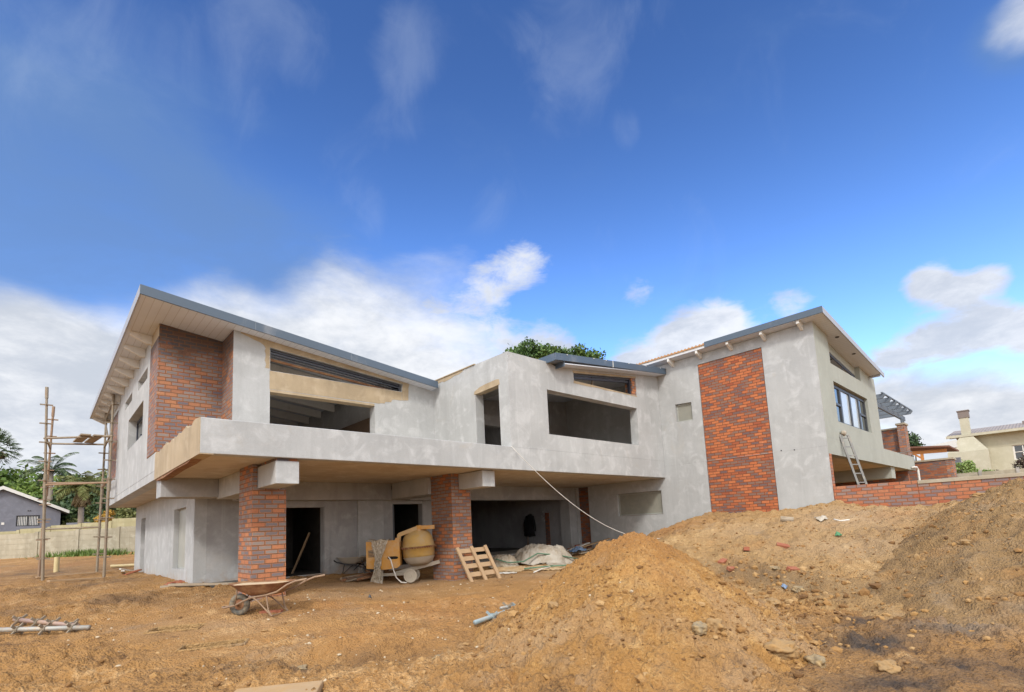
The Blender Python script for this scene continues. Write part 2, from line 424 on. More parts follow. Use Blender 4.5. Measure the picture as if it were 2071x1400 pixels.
leafmat('leaf_olive', [(.07,.09,.025),(.12,.14,.035),(.16,.17,.05),(.20,.20,.07)])
leafmat('leaf_pine', [(.022,.055,.014),(.045,.10,.02),(.08,.15,.03),(.15,.22,.045)])
leafmat('leaf_palm', [(.03,.055,.025),(.055,.09,.035),(.08,.12,.045),(.12,.15,.07)])
leafmat('leaf_brown', [(.10,.07,.03),(.16,.11,.05),(.20,.15,.07)])
leafmat('leaf_yellow', [(.28,.15,.02),(.42,.24,.03),(.5,.32,.05)])
leafmat('leaf_bush', [(.09,.15,.03),(.16,.25,.05),(.22,.30,.08),(.30,.36,.14)])
leafmat('leaf_burg', [(.03,.028,.018),(.06,.045,.03),(.09,.05,.04),(.07,.09,.035)])
leafmat('grass_blade', [(.06,.11,.02),(.11,.18,.03),(.17,.23,.05)])
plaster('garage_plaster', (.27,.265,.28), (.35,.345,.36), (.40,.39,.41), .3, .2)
plaster('room_shade', (.05,.048,.045), (.08,.076,.07), (.10,.095,.09), .3, .2, stainamt=.1)  # interior shade painted into the albedo so the openings stay near black
simple('dirty_concrete', (.40,.28,.165), .95, .2, 5, .3, dirt=(.42,.25,.10), dirtamt=.6)
# ------------------------------------------------------------------ terrain
G0 = [(3,10,-1.13),(7.5,10.2,-1.3),(7,11.6,-1.31),(2.7,13.9,-1.06),(2.7,23.5,-1.03),(0,22,-1.05),(1.7,20.7,-1.05),(5.5,13.3,-1.02),(6.2,12.6,-1.15),(10,11.3,-1.18),(13,12,-1.12),(15,12.3,-1.05),(5,11.5,-1.15),
(8.5,9.5,-1.3),(8.2,9.9,-1.28),(3.0,8.6,-1.27),(2.4,9.4,-1.24),(1,11,-1.25),(-2,12,-1.22),(3,5,-1.45),(0,8,-1.38),(1.5,7,-1.42),(5,2,-1.45),(5,6.5,-1.44),(7,7,-1.42),(9,7,-1.38),(11,9,-1.28),(13,10,-1.2),(-5,15,-1.15),(-4,20,-1.0),(0,30,-.85),(-1.5,38.7,-.5),(3.7,33.8,-.45),(6,26,-1.0),(15,20,-1.03),(15,30,-.8),
(0,0,-1.5),(0,4,-1.5),(3,0,-1.5),(9,0,-1.42),(8.8,2.5,-1.42),(10,5,-1.38),(13,6,-1.3),(12,-3,-1.4),(6,-4,-1.5),(-5,-5,-1.5),(-8,6,-1.3),(16,3,-1.2),(16,-4,-1.2),(16,9,-1.1)]
B0 = [(15.7,9.9,-1.2),(15.7,9.3,-.72),(15.7,8.6,-.3),(15.7,7.6,0),(15.7,6,.0),(15.7,5,.06),(15.7,4.1,.19),(15.7,3,.02),(15.7,2.2,-.08),(15.7,1.2,.1),(15.7,0,.2),(15.7,-3,.3),(15.7,-6,.3),
(13.5,9.6,-1.1),(13.5,8.6,-.6),(13.6,7.4,-.3),(13.6,6,-.22),(13.6,4,-.18),(13.6,2.5,-.25),(13.6,0,.1),(11.8,8.6,-1.15),(11.5,7,-.7),(11.5,5,-.62),(11.5,3,-.62),(11.5,1.6,-.65),(11.3,0,-.5),(11.5,-4,-.4),
(10,7.6,-1.4),(9.8,6,-.98),(9.8,4,-.92),(9.9,2,-1.1),(10,.5,-1.15),(10,-4,-1.2),(8.6,6.5,-1.42),(8.4,4.5,-1.40),(8.4,3,-1.47),(8.4,1.5,-1.46),(8.9,.3,-1.46),(8.9,-4,-1.5),(7,3,-1.9),(7,-2,-1.9),(7,7,-1.9),(9,9,-1.8),(11,10.5,-1.8),(14,11.5,-1.7),(15.7,11.5,-1.7)]
class TPS:
    def __init__(s, pts, reg=.02):
        p = np.array(pts, float); s.c = p[:,:2]; n = len(p)
        K = s.k(np.linalg.norm(s.c[:,None]-s.c[None], axis=2)) + reg*np.eye(n)
        P = np.c_[np.ones(n), s.c]; A = np.block([[K,P],[P.T,np.zeros((3,3))]])
        s.w = np.linalg.solve(A, np.r_[p[:,2],0,0,0])
    def k(s, r): return r*r*np.log(r+1e-9)
    def __call__(s, x, y):
        x = np.asarray(x, float); y = np.asarray(y, float); out = s.w[-3]+s.w[-2]*x+s.w[-1]*y
        for (cx, cy), w in zip(s.c, s.w): out = out+w*s.k(np.hypot(x-cx, y-cy))
        return out
g0 = TPS(G0); b0 = TPS(B0)
RZ = math.atan2(-.6799, .7317)
MANHOLES = [(1.58,9.22,.36,.22,RZ+.25),(1.75,7.75,.40,.18,RZ+.32)]
def ground_h(x, y):
    x = np.asarray(x, float); y = np.asarray(y, float)
    z = g0(x, y); r = np.hypot(x-4, y-9); k = sm(24, 34, r); z = z*(1-k) + (-.5)*k
    near = sm(26, 10, r)
    calm = 1 - .7*sm(3.5, 1.2, np.hypot((x-6.5)*.45, y-10.3))          # trodden apron by the pillars
    rough = (.45 + .55*sm(-.2, .3, fbm(x, y, .45, 3, 11)))*calm
    d = .075*fbm(x, y, .9, 3, 1)*(.3+.7*calm) + rough*(.115*fbm(x, y, 2.4, 5, 5) + .065*fbm(x, y, 6.5, 4, 9))
    # clods and wheel-churned streaks in the foreground
    fg = sm(11.5, 7.0, np.hypot(x, y))
    a = math.radians(24); u = x*math.cos(a)+y*math.sin(a); v = -x*math.sin(a)+y*math.cos(a)
    d = d + (.4+.6*fg)*rough*(.085*fbm(u*.35, v*1.3, 3.4, 5, 21)) + fg*rough*.075*(.55-cell(x, y, 6, 4)) + rough*.05*(.5-cell(x, y, 14, 8)) + rough*fg*.022*(.5-cell(x, y, 31, 12))
    # a shallow dug trench in the foreground
    tr = np.exp(-(((x-2.95)*.5+(y-5.75)*.86)/.28)**2)*sm(1.1, .6, np.abs((x-2.95)*.86-(y-5.75)*.5))
    d = d - .16*tr + .09*np.exp(-(((x-2.95)*.5+(y-5.75)*.86-.55)/.22)**2)*sm(1.2, .6, np.abs((x-2.95)*.86-(y-5.75)*.5))
    # soft loose strip along the side of the house and at the scaffold
    d = d + .06*sm(3.5, .5, np.hypot(x+.3, (y-15)*.35))*ridge(x, y, 1.7, 3, 31)
    # wheel ruts across the plot
    for c0, c1, c2, dep in ((9.25,-.16,.35,.045),(7.65,-.13,.35,.04),(6.9,.10,.25,.035)):
        dd = (y-(c0+c1*x+c2*np.sin(.7*x)))*.97; on_ = sm(-3, 0, x)*sm(8.5, 6.5, x)
        d = d*(1-.55*on_*np.exp(-(dd/.16)**2)) + on_*dep*(-np.exp(-(dd/.13)**2)*(1+.25*np.sin(x*34)) + .5*np.exp(-((np.abs(dd)-.22)/.08)**2))
    # manhole frames: calm surround, sunken inside
    for cx, cy, lx, ly, a_ in MANHOLES:
        q = np.hypot(x-cx, y-cy); d = d*sm(.35, 1.0, q)
        uu = (x-cx)*math.cos(a_)+(y-cy)*math.sin(a_); vv = -(x-cx)*math.sin(a_)+(y-cy)*math.cos(a_)
        d = np.where((np.abs(uu) < lx-.02) & (np.abs(vv) < ly-.02), d-.32, d)
    d = d * near
    inside = ((x > 2.9) & (x < 15.8) & (y > 13.1) & (y < 24)) | ((x > 15.6) & (y > -8) & (y < 24) & (x < 30))
    return np.where(inside, np.minimum(z, -1.12) + 0*d, z + d)
def bank_h(x, y):
    x = np.asarray(x, float); y = np.asarray(y, float)
    return b0(x, y) + .10*fbm(x, y, .8, 4, 41) + .12*fbm(x, y, 2.6, 5, 45) + .07*(.5-cell(x, y, 3.3, 46)) + .04*(.55-cell(x, y, 6, 47)) + .03*(.5-cell(x, y, 14, 48))
def pile_h(x, y):
    x = np.asarray(x, float); y = np.asarray(y, float)
    dx = x-5.75; dy = y-3.9; r = np.hypot(dx, dy); th = np.arctan2(dy, dx)
    R = 1.0 + .06*np.sin(2*th+.6) + .05*np.sin(3*th+2) + .05*perlin(th*2.2, r*.4, 3)
    z = .03 - .72*np.sqrt((r/R)**2+.32**2) + .07*sm(1.2, 2.1, r)*(r-1.2)
    low = sm(.5, 1.7, r)
    z = z + .07*fbm(x, y, 1.3, 3, 61) + .075*fbm(x, y, 3.4, 4, 62) + .06*(.5-cell(x, y, 4.2, 64))*low + .035*ridge(th*2.6, r*.8, 1.6, 3, 63)*sm(.2, .8, r) + (.03+.05*low)*(.55-cell(x, y, 7, 65)) + .036*(.5-cell(x, y, 15, 66)) + .020*(.5-cell(x, y, 31, 68)) + .016*fbm(x, y, 22, 2, 67)
    return z
def mound_h(x, y):
    x = np.asarray(x, float); y = np.asarray(y, float)
    dx = (x-13.2)/1.6; dy = y-.2; r = np.sqrt(dx*dx+dy*dy)
    return .34 - .65*(np.sqrt(r*r+.5)-.7) + .06*fbm(x, y, .9, 4, 71) + .11*fbm(x, y, 2.8, 5, 73) + .07*(.5-cell(x, y, 3.0, 74)) + .05*(.55-cell(x, y, 5, 75)) + .032*(.5-cell(x, y, 13, 76))
def top_h(x, y):
    return np.maximum(np.maximum(ground_h(x, y), np.where(np.asarray(x) < 15.69, bank_h(x, y), -9)), np.maximum(pile_h(x, y), mound_h(x, y)))
def H(x, y): return float(top_h(np.array([x]), np.array([y]))[0])
def HG(x, y): return float(ground_h(np.array([x]), np.array([y]))[0])

def set_tint(o, damp, pale, orange):
    me = o.data; n = len(me.vertices); a = me.color_attributes.new('tint', 'FLOAT_COLOR', 'POINT')
    c = np.ones((n,4), np.float32); c[:,0] = damp; c[:,1] = pale; c[:,2] = orange
    a.data.foreach_set('color', c.ravel())
def blobs(x, y, L):
    t = np.zeros_like(x)
    for cx, cy, rx, ry, ang, s in L:
        a = math.radians(ang); dx = x-cx; dy = y-cy; u = dx*math.cos(a)+dy*math.sin(a); v = -dx*math.sin(a)+dy*math.cos(a)
        t = np.maximum(t, s*np.exp(-((u/rx)**2+(v/ry)**2)))
    return t
def ring_faces(nr, na, closed):
    i = np.arange(nr-1)[:,None]; j = np.arange(na if closed else na-1)[None]
    a = i*na+j; b = i*na+(j+1) % na
    return np.stack([a, b, b+na, a+na], -1).reshape(-1,4)
# the ground: one sheet to the horizon, finest where the plot is seen
az = np.concatenate([np.radians(np.arange(-14, 104, .165)), np.radians(np.arange(104, 346, 3.0))])
rr = np.concatenate([[.02,.4,.9,1.4,1.8,2.1], np.exp(np.arange(math.log(2.3), math.log(26), .0056)), np.exp(np.arange(math.log(26.5), math.log(46), .03)), np.exp(np.linspace(math.log(47), math.log(900), 22))])
A, Rr = np.meshgrid(az, rr); gx = (Rr*np.sin(A)).ravel(); gy = (Rr*np.cos(A)).ravel(); gz = ground_h(gx, gy)
ground = np_mesh('ground', np.stack([gx,gy,gz],-1), ring_faces(len(rr), len(az), True)[:, ::-1], MT['soil'])
ground['kind'] = 'structure'
dampL = [(6.9,1.45,1.6,.40,-28,1.3),(6.1,.55,1.5,.42,-32,1.25),(7.9,1.8,1.0,.3,-20,.8),(-1.5,14,2.6,1.2,-40,.55),(1.2,13,1.8,.8,-50,.5),(1,18,2.5,1.5,60,.6),(0,27,4,2,80,.5),(3.2,5.6,.9,.35,-35,.5),(2.2,6.0,.8,.3,-40,.45)]
paleL = [(6.3,10.9,2.6,.8,-5,.75),(9,9.3,2.4,.7,-25,.6),(4.6,9.6,2,.6,-10,.5),(2.2,8.8,1.5,.5,-40,.45),(8.2,.7,1.2,.5,-30,.75),(8.6,-.6,1.5,.6,-60,.7),(4,7.5,1.2,.4,-40,.3)]
orL = [(4.4,8.0,2.2,.7,-45,.7),(6,7.5,1.5,.8,-45,.6),(3.4,6.6,1.2,.6,-45,.5),(1.5,30,6,1.0,0,.7),(5,6.2,1.2,.6,-45,.5)]
nz_ = sm(-.3, .35, fbm(gx, gy, 1.1, 4, 91))
set_tint(ground, np.minimum(1, blobs(gx,gy,dampL)*(.45+.75*nz_)), blobs(gx,gy,paleL)*(.5+.5*nz_), blobs(gx,gy,orL)*(.4+.6*nz_))
# the bank of excavated soil against the tall block and the garden wall
bx, by = np.meshgrid(np.arange(8.0, 15.695, .035), np.arange(-7.5, 11.6, .036)); sh = bx.shape; bx = bx.ravel(); by = by.ravel(); bz = bank_h(bx, by)
keep = bz > g0(bx, by) - .22
F = np.stack([np.arange(sh[0]-1)[:,None]*sh[1]+np.arange(sh[1]-1)[None]]*4, -1).reshape(-1,4) + np.array([0,1,sh[1]+1,sh[1]])
F = F[keep[F].all(1)]
bank = np_mesh('earth_bank', np.stack([bx,by,bz],-1), F, MT['soil_bank']); bank['kind'] = 'structure'
set_tint(bank, blobs(bx,by,[(9.3,3.6,1.5,.35,80,.55),(9.2,1.6,1.2,.3,85,.5)]), blobs(bx,by,[(13.6,3.2,1.6,1.4,0,.7),(11.2,2.6,.8,1.5,10,.5),(12.6,5.4,1,.8,0,.4)]), blobs(bx,by,[(14,2.4,.7,.5,0,.6),(13.6,7.8,1.2,1.2,0,.7)]))
def cone(name, f, c, rmax, nr, na, mat, cond=None):
    th = np.linspace(0, 2*PI, na, endpoint=False); r = rmax*np.linspace(.002, 1, nr)
    T, R = np.meshgrid(th, r); x = (c[0]+R*np.cos(T)).ravel(); y = (c[1]+R*np.sin(T)).ravel(); z = f(x, y)
    F = ring_faces(nr, na, True); ok = z > g0(x, y)-.3
    if cond is not None: ok &= cond(x, y)
    F = F[ok[F].all(1)]
    return np_mesh(name, np.stack([x,y,z],-1), F, mat), x, y
pile, px_, py_ = cone('dirt_pile', pile_h, (5.75,3.9), 2.7, 210, 560, MT['soil_pile'])
tag(pile, 'tall pointed heap of ochre sand in the foreground, right of centre', 'dirt pile')
set_tint(pile, 0*px_, .5*sm(.6, 1.8, np.hypot(px_-5.75,py_-3.9))*sm(-.2,.3,fbm(px_,py_,1.2,3,93)), .55*sm(1.1,.1,np.hypot(px_-5.75,py_-3.9)))
mnd, mx_, my_ = cone('dirt_pile', mound_h, (12.6,.2), 5.6, 210, 440, MT['soil_mound'], lambda x, y: x < 15.66)
tag(mnd, 'dark brown soil mound heaped against the brick garden wall', 'dirt pile')
set_tint(mnd, .25*sm(.1,.5,fbm(mx_,my_,.9,3,95)), 0*mx_, 0*mx_)

# ------------------------------------------------------------------ loose clods
import bmesh as _bm
def ico(sub, seed, amp):
    bm = _bm.new(); _bm.ops.create_icosphere(bm, subdivisions=sub, radius=1)
    rs = random.Random(seed); off = Vector((rs.random()*50, rs.random()*50, rs.random()*50))
    V = []
    for v in bm.verts:
        n = mnoise.noise(v.co*1.3+off); n2 = mnoise.noise(v.co*3.1+off)
        n3 = mnoise.noise(v.co*7+off)+.6*mnoise.noise(v.co*15+off) if sub > 3 else 0
        V.append(v.co*(1+amp*n+amp*.5*n2+.11*n3))
    F = [[v.index for v in f.verts] for f in bm.faces]; bm.free()
    return np.array(V), np.array(F)
TEMPL = [ico(1, i, .55) for i in range(6)]
def scatter(name, x, y, s, mat, zf):
    z = zf(x, y); Vs = []; Fs = []; o = 0
    for i in range(len(x)):
        V, F = TEMPL[i % 6]
        sc = s[i]*np.array([rng.uniform(.7,1.4), rng.uniform(.7,1.3), rng.uniform(.5,.9)]); a = rng.uniform(0, 6.28)
        W = V*sc; c, q = math.cos(a), math.sin(a)
        W = np.stack([W[:,0]*c-W[:,1]*q, W[:,0]*q+W[:,1]*c, W[:,2]], -1) + (x[i], y[i], z[i]+s[i]*.05)
        Vs.append(W); Fs.append(F+o); o += len(V)
    return np_mesh(name, np.concatenate(Vs), np.concatenate(Fs), mat, smooth=False)
def clods():
    X = []; Y = []; S = []
    n = 3000                                             # round the foot of the heap
    th = rng.uniform(0, 6.28, n); r = np.clip(rng.normal(1.5, .38, n), .15, 2.6)
    X.append(5.75+r*np.cos(th)); Y.append(3.9+r*np.sin(th)); S.append(np.clip(rng.lognormal(-4.45,.5,n),.005,.05)*(.55+.35*r))
    n = 2600                                             # foreground
    a = np.radians(rng.uniform(0, 92, n)); r = 3.2+9.5*rng.random(n)**1.5
    x = r*np.sin(a); y = r*np.cos(a); k = fbm(x, y, .45, 3, 11) > -.1
    X.append(x[k]); Y.append(y[k]); S.append(np.clip(rng.lognormal(-4.3,.5,n),.006,.05)[k])
    n = 2600                                             # bank
    x = rng.uniform(8.6, 15.4, n); y = rng.uniform(-2, 9.5, n); k = bank_h(x,y) > ground_h(x,y)-.02
    X.append(x[k]); Y.append(y[k]); S.append(np.clip(rng.lognormal(-4.3,.55,n),.006,.06)[k])
    n = 900                                              # between the two heaps
    x = rng.normal(8.4, .8, n); y = rng.normal(3.4, 1.0, n)
    X.append(x); Y.append(y); S.append(np.clip(rng.lognormal(-3.7,.5,n),.012,.08))
    n = 700                                              # dark mound
    x = rng.normal(12.2, 1.4, n); y = rng.normal(.6, 1.2, n); k = (x < 15.5)
    X.append(x[k]); Y.append(y[k]); S.append(np.clip(rng.lognormal(-4.2,.5,n),.008,.05)[k])
    x = np.concatenate(X); y = np.concatenate(Y); s = np.concatenate(S)
    ok = ~((x > 2.6) & (y > 12.9)) & ~((x > 15.6)); x, y, s = x[ok], y[ok], s[ok]
    o = scatter('soil_clods', x, y, s, MT['clod'], top_h); o['kind'] = 'stuff'
    o['label'] = 'loose clods and crumbs of soil scattered over heaps and ground'; o['category'] = 'soil clods'
clods()
def chips():
    n = 420; a = np.radians(rng.uniform(2, 62, n)); r = rng.uniform(5.5, 12.5, n); x = r*np.sin(a); y = r*np.cos(a); k = fbm(x, y, .8, 3, 17) > -.05; k &= (y < 12.7)
    o = scatter('stone_chips', x[k], y[k], np.clip(rng.lognormal(-4.3,.45,n),.007,.035)[k], MT['chip'], top_h); o['kind'] = 'stuff'
    o['label'] = 'pale mortar and stone chips strewn over the bare soil'; o['category'] = 'stone chips'
chips()
BIG = [ico(4, 50+i, .55) for i in range(6)]
def rock(x, y, s, label, mat='rock', flat=.75, rz=0.0, k=0):
    V, F = BIG[k % 6]; W = V*np.array([s*1.15, s*.9, s*flat])
    o = np_mesh('rock', W, F, MT[mat], smooth=True); o.location = (x, y, H(x, y)+s*flat*.35); o.rotation_euler = (0, 0, rz)
    return tag(o, label, 'rock', 'stones lying on the soil')
# ------------------------------------------------------------------ the house
house = thing('house', 'large two storey house under construction in grey plaster and face brick with sloping roofs', 'house', (8, 12, -1.1))
house_inv = Matrix.Translation((-8, -12, 1.1))
def part(mb, name, mats, parent=None, **kw):
    o = mb.build(name, [MT[m] for m in ([mats] if isinstance(mats, str) else mats)], None, **kw)
    o.parent = parent or house
    o.matrix_parent_inverse = house_inv if parent is None else Matrix.Identity(4)
    return o
def sub(mb, name, mats, parent, **kw):
    """sub-part: parent already carries the house offset"""
    o = mb.build(name, [MT[m] for m in ([mats] if isinstance(mats, str) else mats)], None, **kw)
    o.parent = parent
    return o
XL, YF, XT, S0, S1 = 1.78, 9.04, 15.69, 1.35, 1.93
zs = lambda x: 4.90 - .12*(x-1.79)           # underside of the left wing's roof
zt = lambda x: 5.335 - .0965*(x-15.34)       # underside of the tall block's roof
zm = lambda x: 4.30 + .117*(x-10.3)          # underside of the middle roof

# balcony: upstand, slab, raw side
part(MB().box(XL+.003, XT-.002, YF, YF+.22, S0, S1), 'balcony_parapet', 'plaster', bevel=.012)
part(MB().box(XL+.02, XT-.002, YF+.222, 24.15, S0+.002, 1.62), 'floor_slab', 'soffit_concrete')
jag = [(YF+.003,S0-.01),(13.28,S0-.01),(13.28,1.90)]
y = 13.2
while y > YF+.25:
    jag.append((y, 1.93+random.uniform(-.05,.035))); y -= random.uniform(.06,.22)
jag.append((YF+.003, 1.925))
part(MB().prism(jag, (XL-.004, XL+.2), fYZ), 'balcony_side', 'bare_cement', label='raw tan cement side of the balcony with a ragged top edge')
part(MB().prism([(YF+.6,S0-.012),(13.1,S0-.012),(13.1,S0-.05),(12.2,S0-.07),(11,S0-.035),(10,S0-.045)], (XL+.01, XL+.16), fYZ), 'formwork_edge', 'rust')

# left wing side wall with window and two slots
wy = [(13.29,S0-.002),(24.2,S0-.002),(24.2,4.96),(14.42,4.96),(14.42,1.95),(13.29,1.95)]
holes = [[(15.40,2.68),(18.33,2.68),(18.33,3.58),(15.40,3.58)], [(14.88,4.02),(16.5,4.06),(16.52,4.33),(14.88,4.31)], [(17.73,4.08),(19.3,4.08),(19.33,4.33),(17.73,4.32)], [(21.2,2.2),(23.4,2.2),(23.4,4.5),(21.2,4.5)]]
sidew = MB().wall(wy, holes, (XL, XL+.28), fYZ)
part(sidew, 'side_wall', 'plaster')
part(MB().box(XL-.004, XL-.001, 13.29, 24.2, S0+.19, S0+.2), 'expansion_joint', 'plaster_shade')
part(MB().box(XL+.02, XL+.24, 21.201, 23.399, 2.201, 4.499), 'brick_panel', 'brick_left')
f = MB(); 
for a in (15.42, 16.75, 18.27): f.box(XL+.2, XL+.25, a-.0, a+.06, 2.70, 3.56)
f.box(XL+.2, XL+.25, 15.48, 18.27, 2.69, 2.75); f.box(XL+.2, XL+.25, 15.48, 18.27, 3.5, 3.56)
f.box(XL+.1, XL+.2, 15.62, 15.67, 2.8, 3.5); f.box(XL+.02, XL+.2, 15.9, 15.94, 2.75, 2.79)
w = part(f, 'window', 'frame_steel'); 
sub(MB().box(XL+.22, XL+.23, 15.485, 16.749, 2.752, 3.498).box(XL+.22, XL+.23, 16.812, 18.268, 2.752, 3.498), 'pane', 'glass', w)
for ya, yb in ((14.9,16.5),(17.74,19.3)): part(MB().box(XL+.2, XL+.21, ya, yb, 4.03, 4.32), 'slot_blind', 'plaster_shade')
# brick corner and recess
q = [(XL-.006, 1.952),(3.05, 1.62),(3.05, zs(3.05)-.004),(XL-.006, zs(XL)-.004)]
part(MB().box(XL-.012, XL+.28, 13.30, 14.405, 1.952, 4.60).prism([(XL+.2801,1.62),(3.3,1.62),(3.3,zs(3.3)-.006),(XL+.2801,zs(XL+.28)-.004)], (13.30,13.53), fXZ), 'brick_corner', 'brick_left')
part(MB().prism([(13.305,4.603),(14.41,4.603),(14.41,4.955),(13.305,4.955)], (XL-.008, XL+.27), fYZ), 'infill', 'bare_cement')
part(MB().prism([(XL+.0,4.603),(XL+.289,4.603),(XL+.289,zs(XL+.28)-.002),(XL,zs(XL)-.002)], (13.2985,13.304), fXZ), 'brick_infill', 'brick_left')
part(MB().prism([(12.368,1.62),(13.301,1.62),(13.301,zs(3.05)-.004),(12.368,zs(3.05)-.004)], (3.05,3.28), fYZ), 'brick_return', 'brick_left')
# left wing front wall
YW = 12.36
outer = [(3.056,1.62),(8.5,1.62),(8.5,zs(8.5)),(3.056,zs(3.056))]
hol = [[(3.85,1.64),(6.55,1.64),(6.55,3.46),(3.85,3.46)], [(3.85,3.92),(7.40,3.925),(7.44,4.15),(3.85,4.49)]]
part(MB().wall(outer, hol, (YW, YW+.28), fXZ), 'front_wall', 'plaster')
part(MB().prism([(3.84,3.47),(6.70,3.485),(6.72,3.50),(6.86,3.51),(6.88,3.56),(7.06,3.575),(7.08,3.62),(7.12,3.66),(7.40,3.665),(7.41,3.915),(3.84,3.912)], (YW-.006,YW+.002), fXZ).box(3.852,6.548,YW-.004,YW+.27,3.40,3.459), 'lintel', 'bare_cement')
edge = [(7.416,3.67),(7.62,3.70),(7.63,4.05),(7.66,4.19)]
x = 7.6
top = [(7.66, zs(7.66)-.004), (3.2, zs(3.2)-.004)]
lo = [(3.2,zs(3.2)-.03),(3.42,4.63),(3.5,4.60),(3.62,4.57),(3.70,4.52),(3.745,4.45),(3.725,4.38),(3.75,4.28),(3.73,4.15),(3.76,4.05),(3.735,3.97),(3.838,3.965)]
part(MB().prism(edge+top+lo+[(3.838,4.495),(7.448,4.155),(7.416,3.93)], (YW-.005,YW+.001), fXZ), 'bare_render', 'bare_cement')
f = MB()
ln = lambda x, o: 4.49-(x-3.85)*.0947-o
for o_, hh, yy in ((.035,.03,.05),(.09,.04,.06),(.17,.012,.1)): f.prism([(3.86,ln(3.86,o_)),(7.36,ln(7.36,o_)),(7.36,ln(7.36,o_)-hh),(3.86,ln(3.86,o_)-hh)], (YW+yy,YW+yy+.05), fXZ)
f.box(7.34,7.38,YW+.05,YW+.12,3.93,4.13)
part(f, 'clerestory_frame', 'frame_steel')
part(MB().prism([(3.86,ln(3.86,.21)),(7.3,ln(7.3,.2)),(7.3,ln(7.3,.25)),(3.86,ln(3.86,.27))], (YW+.16,YW+.2), fXZ), 'timber_plate', 'rust')
# rooms behind the left wing front
part(MB().wall([(12.65,1.62),(24.1,1.62),(24.1,zs(7.05)-.02),(12.65,zs(7.05)-.02)], [], (7.05,7.25), fYZ), 'partition', 'plaster')
part(MB().box(6.9,7.04,12.66,24,2.75,3.3), 'timber_beam', 'timber_dark')
part(MB().box(7.3,15.6,23.9,24.12,1.63,4.0), 'rear_wall', 'plaster_shade')  # unseen; left part cut away to let sky light into the rooms
for k in range(9):
    yy = 13.75+k*1.1
    part(MB().prism([(2.1,zs(2.1)-.03),(7.0,zs(7.0)-.03),(7.0,zs(7.0)-.27),(2.1,zs(2.1)-.27)], (yy,yy+.09), fXZ), 'ceiling_joist', 'rafter_paint')
# left wing roof
R0, R1, RY0, RY1 = 1.285, 8.40, 12.0, 25.5
roof = part(MB().prism([(R0,zs(R0)+.035),(R1,zs(R1)+.035),(R1,zs(R1)+.16),(R0,zs(R0)+.16)], (RY0,RY1), fXZ), 'roof', 'roof_sheet')
sub(MB().prism([(R0,zs(R0)),(R1,zs(R1)),(R1,zs(R1)+.032),(R0,zs(R0)+.032)], (RY0,RY1), fXZ), 'soffit', 'soffit_board', roof)
sub(MB().prism([(R0-.03,zs(R0)-.015),(R1,zs(R1)-.015),(R1,zs(R1)+.185),(R0-.03,zs(R0)+.19)], (RY0-.035,RY0-.003), fXZ), 'fascia', 'fascia', roof, bevel=.006)
sub(MB().box(R0-.03,R0-.003,RY0-.002,RY1+.03,zs(R0)-.015,zs(R0)+.19), 'fascia', 'fascia_pale', roof)
sub(MB().prism([(R0,zs(R0)-.01),(R1,zs(R1)-.01),(R1,zs(R1)+.16),(R0,zs(R0)+.16)], (RY1+.002,RY1+.03), fXZ), 'fascia', 'fascia', roof)
for x_ in (3.4,5.7): sub(MB().box(x_,x_+.012,RY0-.038,RY0-.036,zs(x_)-.014,zs(x_)+.186), 'seam_strip', 'seam', roof)
for k in range(11):
    yy = 14.28+k*1.085
    sub(MB().prism([(1.36,zs(1.36)-.002),(XL-.001,zs(XL)-.002),(XL-.001,4.69),(1.68,4.695),(1.34,zs(1.34)-.09)], (yy,yy+.085), fXZ), 'rafter', 'rafter_paint', roof)

# gable block in the middle: side wall with a door, front wall with window and clerestory
part(MB().wall([(YF+.281,1.62),(13.6,1.62),(13.6,4.33),(12.3,4.385),(YF+.281,4.385)], [[(9.43,1.625),(10.39,1.625),(10.39,3.60),(9.43,3.66)]], (8.5,8.78), fYZ), 'gable_side_wall', 'plaster')
part(MB().prism([(9.38,3.60),(10.44,3.555),(10.42,3.64),(10.2,3.71),(9.95,3.74),(9.5,3.76),(9.40,3.74)], (8.493,8.7), fYZ), 'lintel', 'bare_cement')
part(MB().prism([(12.35,4.30),(12.1,4.27),(11.9,4.29),(11.8,4.25),(11.5,4.27),(11.3,4.31),(11.1,4.30),(10.9,4.34),(10.9,4.386),(12.35,4.386)], (8.494,8.6), fYZ), 'bare_render', 'bare_cement')
part(MB().box(8.47,8.80,10.35,12.34,4.386,4.41), 'wall_capping', 'bare_cement')
o_ = [(8.5,S1+.0),(XT-.002,S1),(XT-.002,zm(XT)-.004),(10.36,4.30),(10.05,4.385),(8.5,4.385)]
h_ = [[(9.90,2.365),(14.20,2.375),(14.24,3.61),(9.905,3.60)], [(11.08,4.04),(14.29,4.04),(14.29,4.64),(11.08,4.27)]]
part(MB().wall(o_, h_, (YF+.0005,YF+.28), fXZ), 'gable_front_wall', 'plaster')
part(MB().box(8.55,XT-.01,YF-.0015,YF+.003,S1-.006,S1+.001), 'expansion_joint', 'plaster_shade')
part(MB().box(14.06,14.287,YF+.012,YF+.27,4.042,4.62), 'brick_jamb', 'brick_column')
part(MB().prism([(11.06,4.27),(14.30,4.645),(14.32,4.70),(11.04,4.325)], (YF-.004,YF+.002), fXZ).prism([(11.06,3.96),(11.8,3.965),(12.2,3.99),(12.6,3.97),(13.2,4.0),(14.3,4.0),(14.3,4.038),(11.06,4.038)], (YF-.004,YF+.002), fXZ), 'bare_render', 'bare_cement')
f = MB(); lm = lambda x, o: 4.27+(x-11.08)*.1153-o
for o__, hh, yy in ((.03,.035,.05),(.08,.07,.09)): f.prism([(11.10,lm(11.1,o__)),(14.02,lm(14.02,o__)),(14.02,lm(14.02,o__)-hh),(11.10,lm(11.1,o__)-hh)], (YF+yy,YF+yy+.05), fXZ)
f.box(13.99,14.05,YF+.05,YF+.14,4.045,4.56)
part(f, 'clerestory_frame', 'frame_steel')
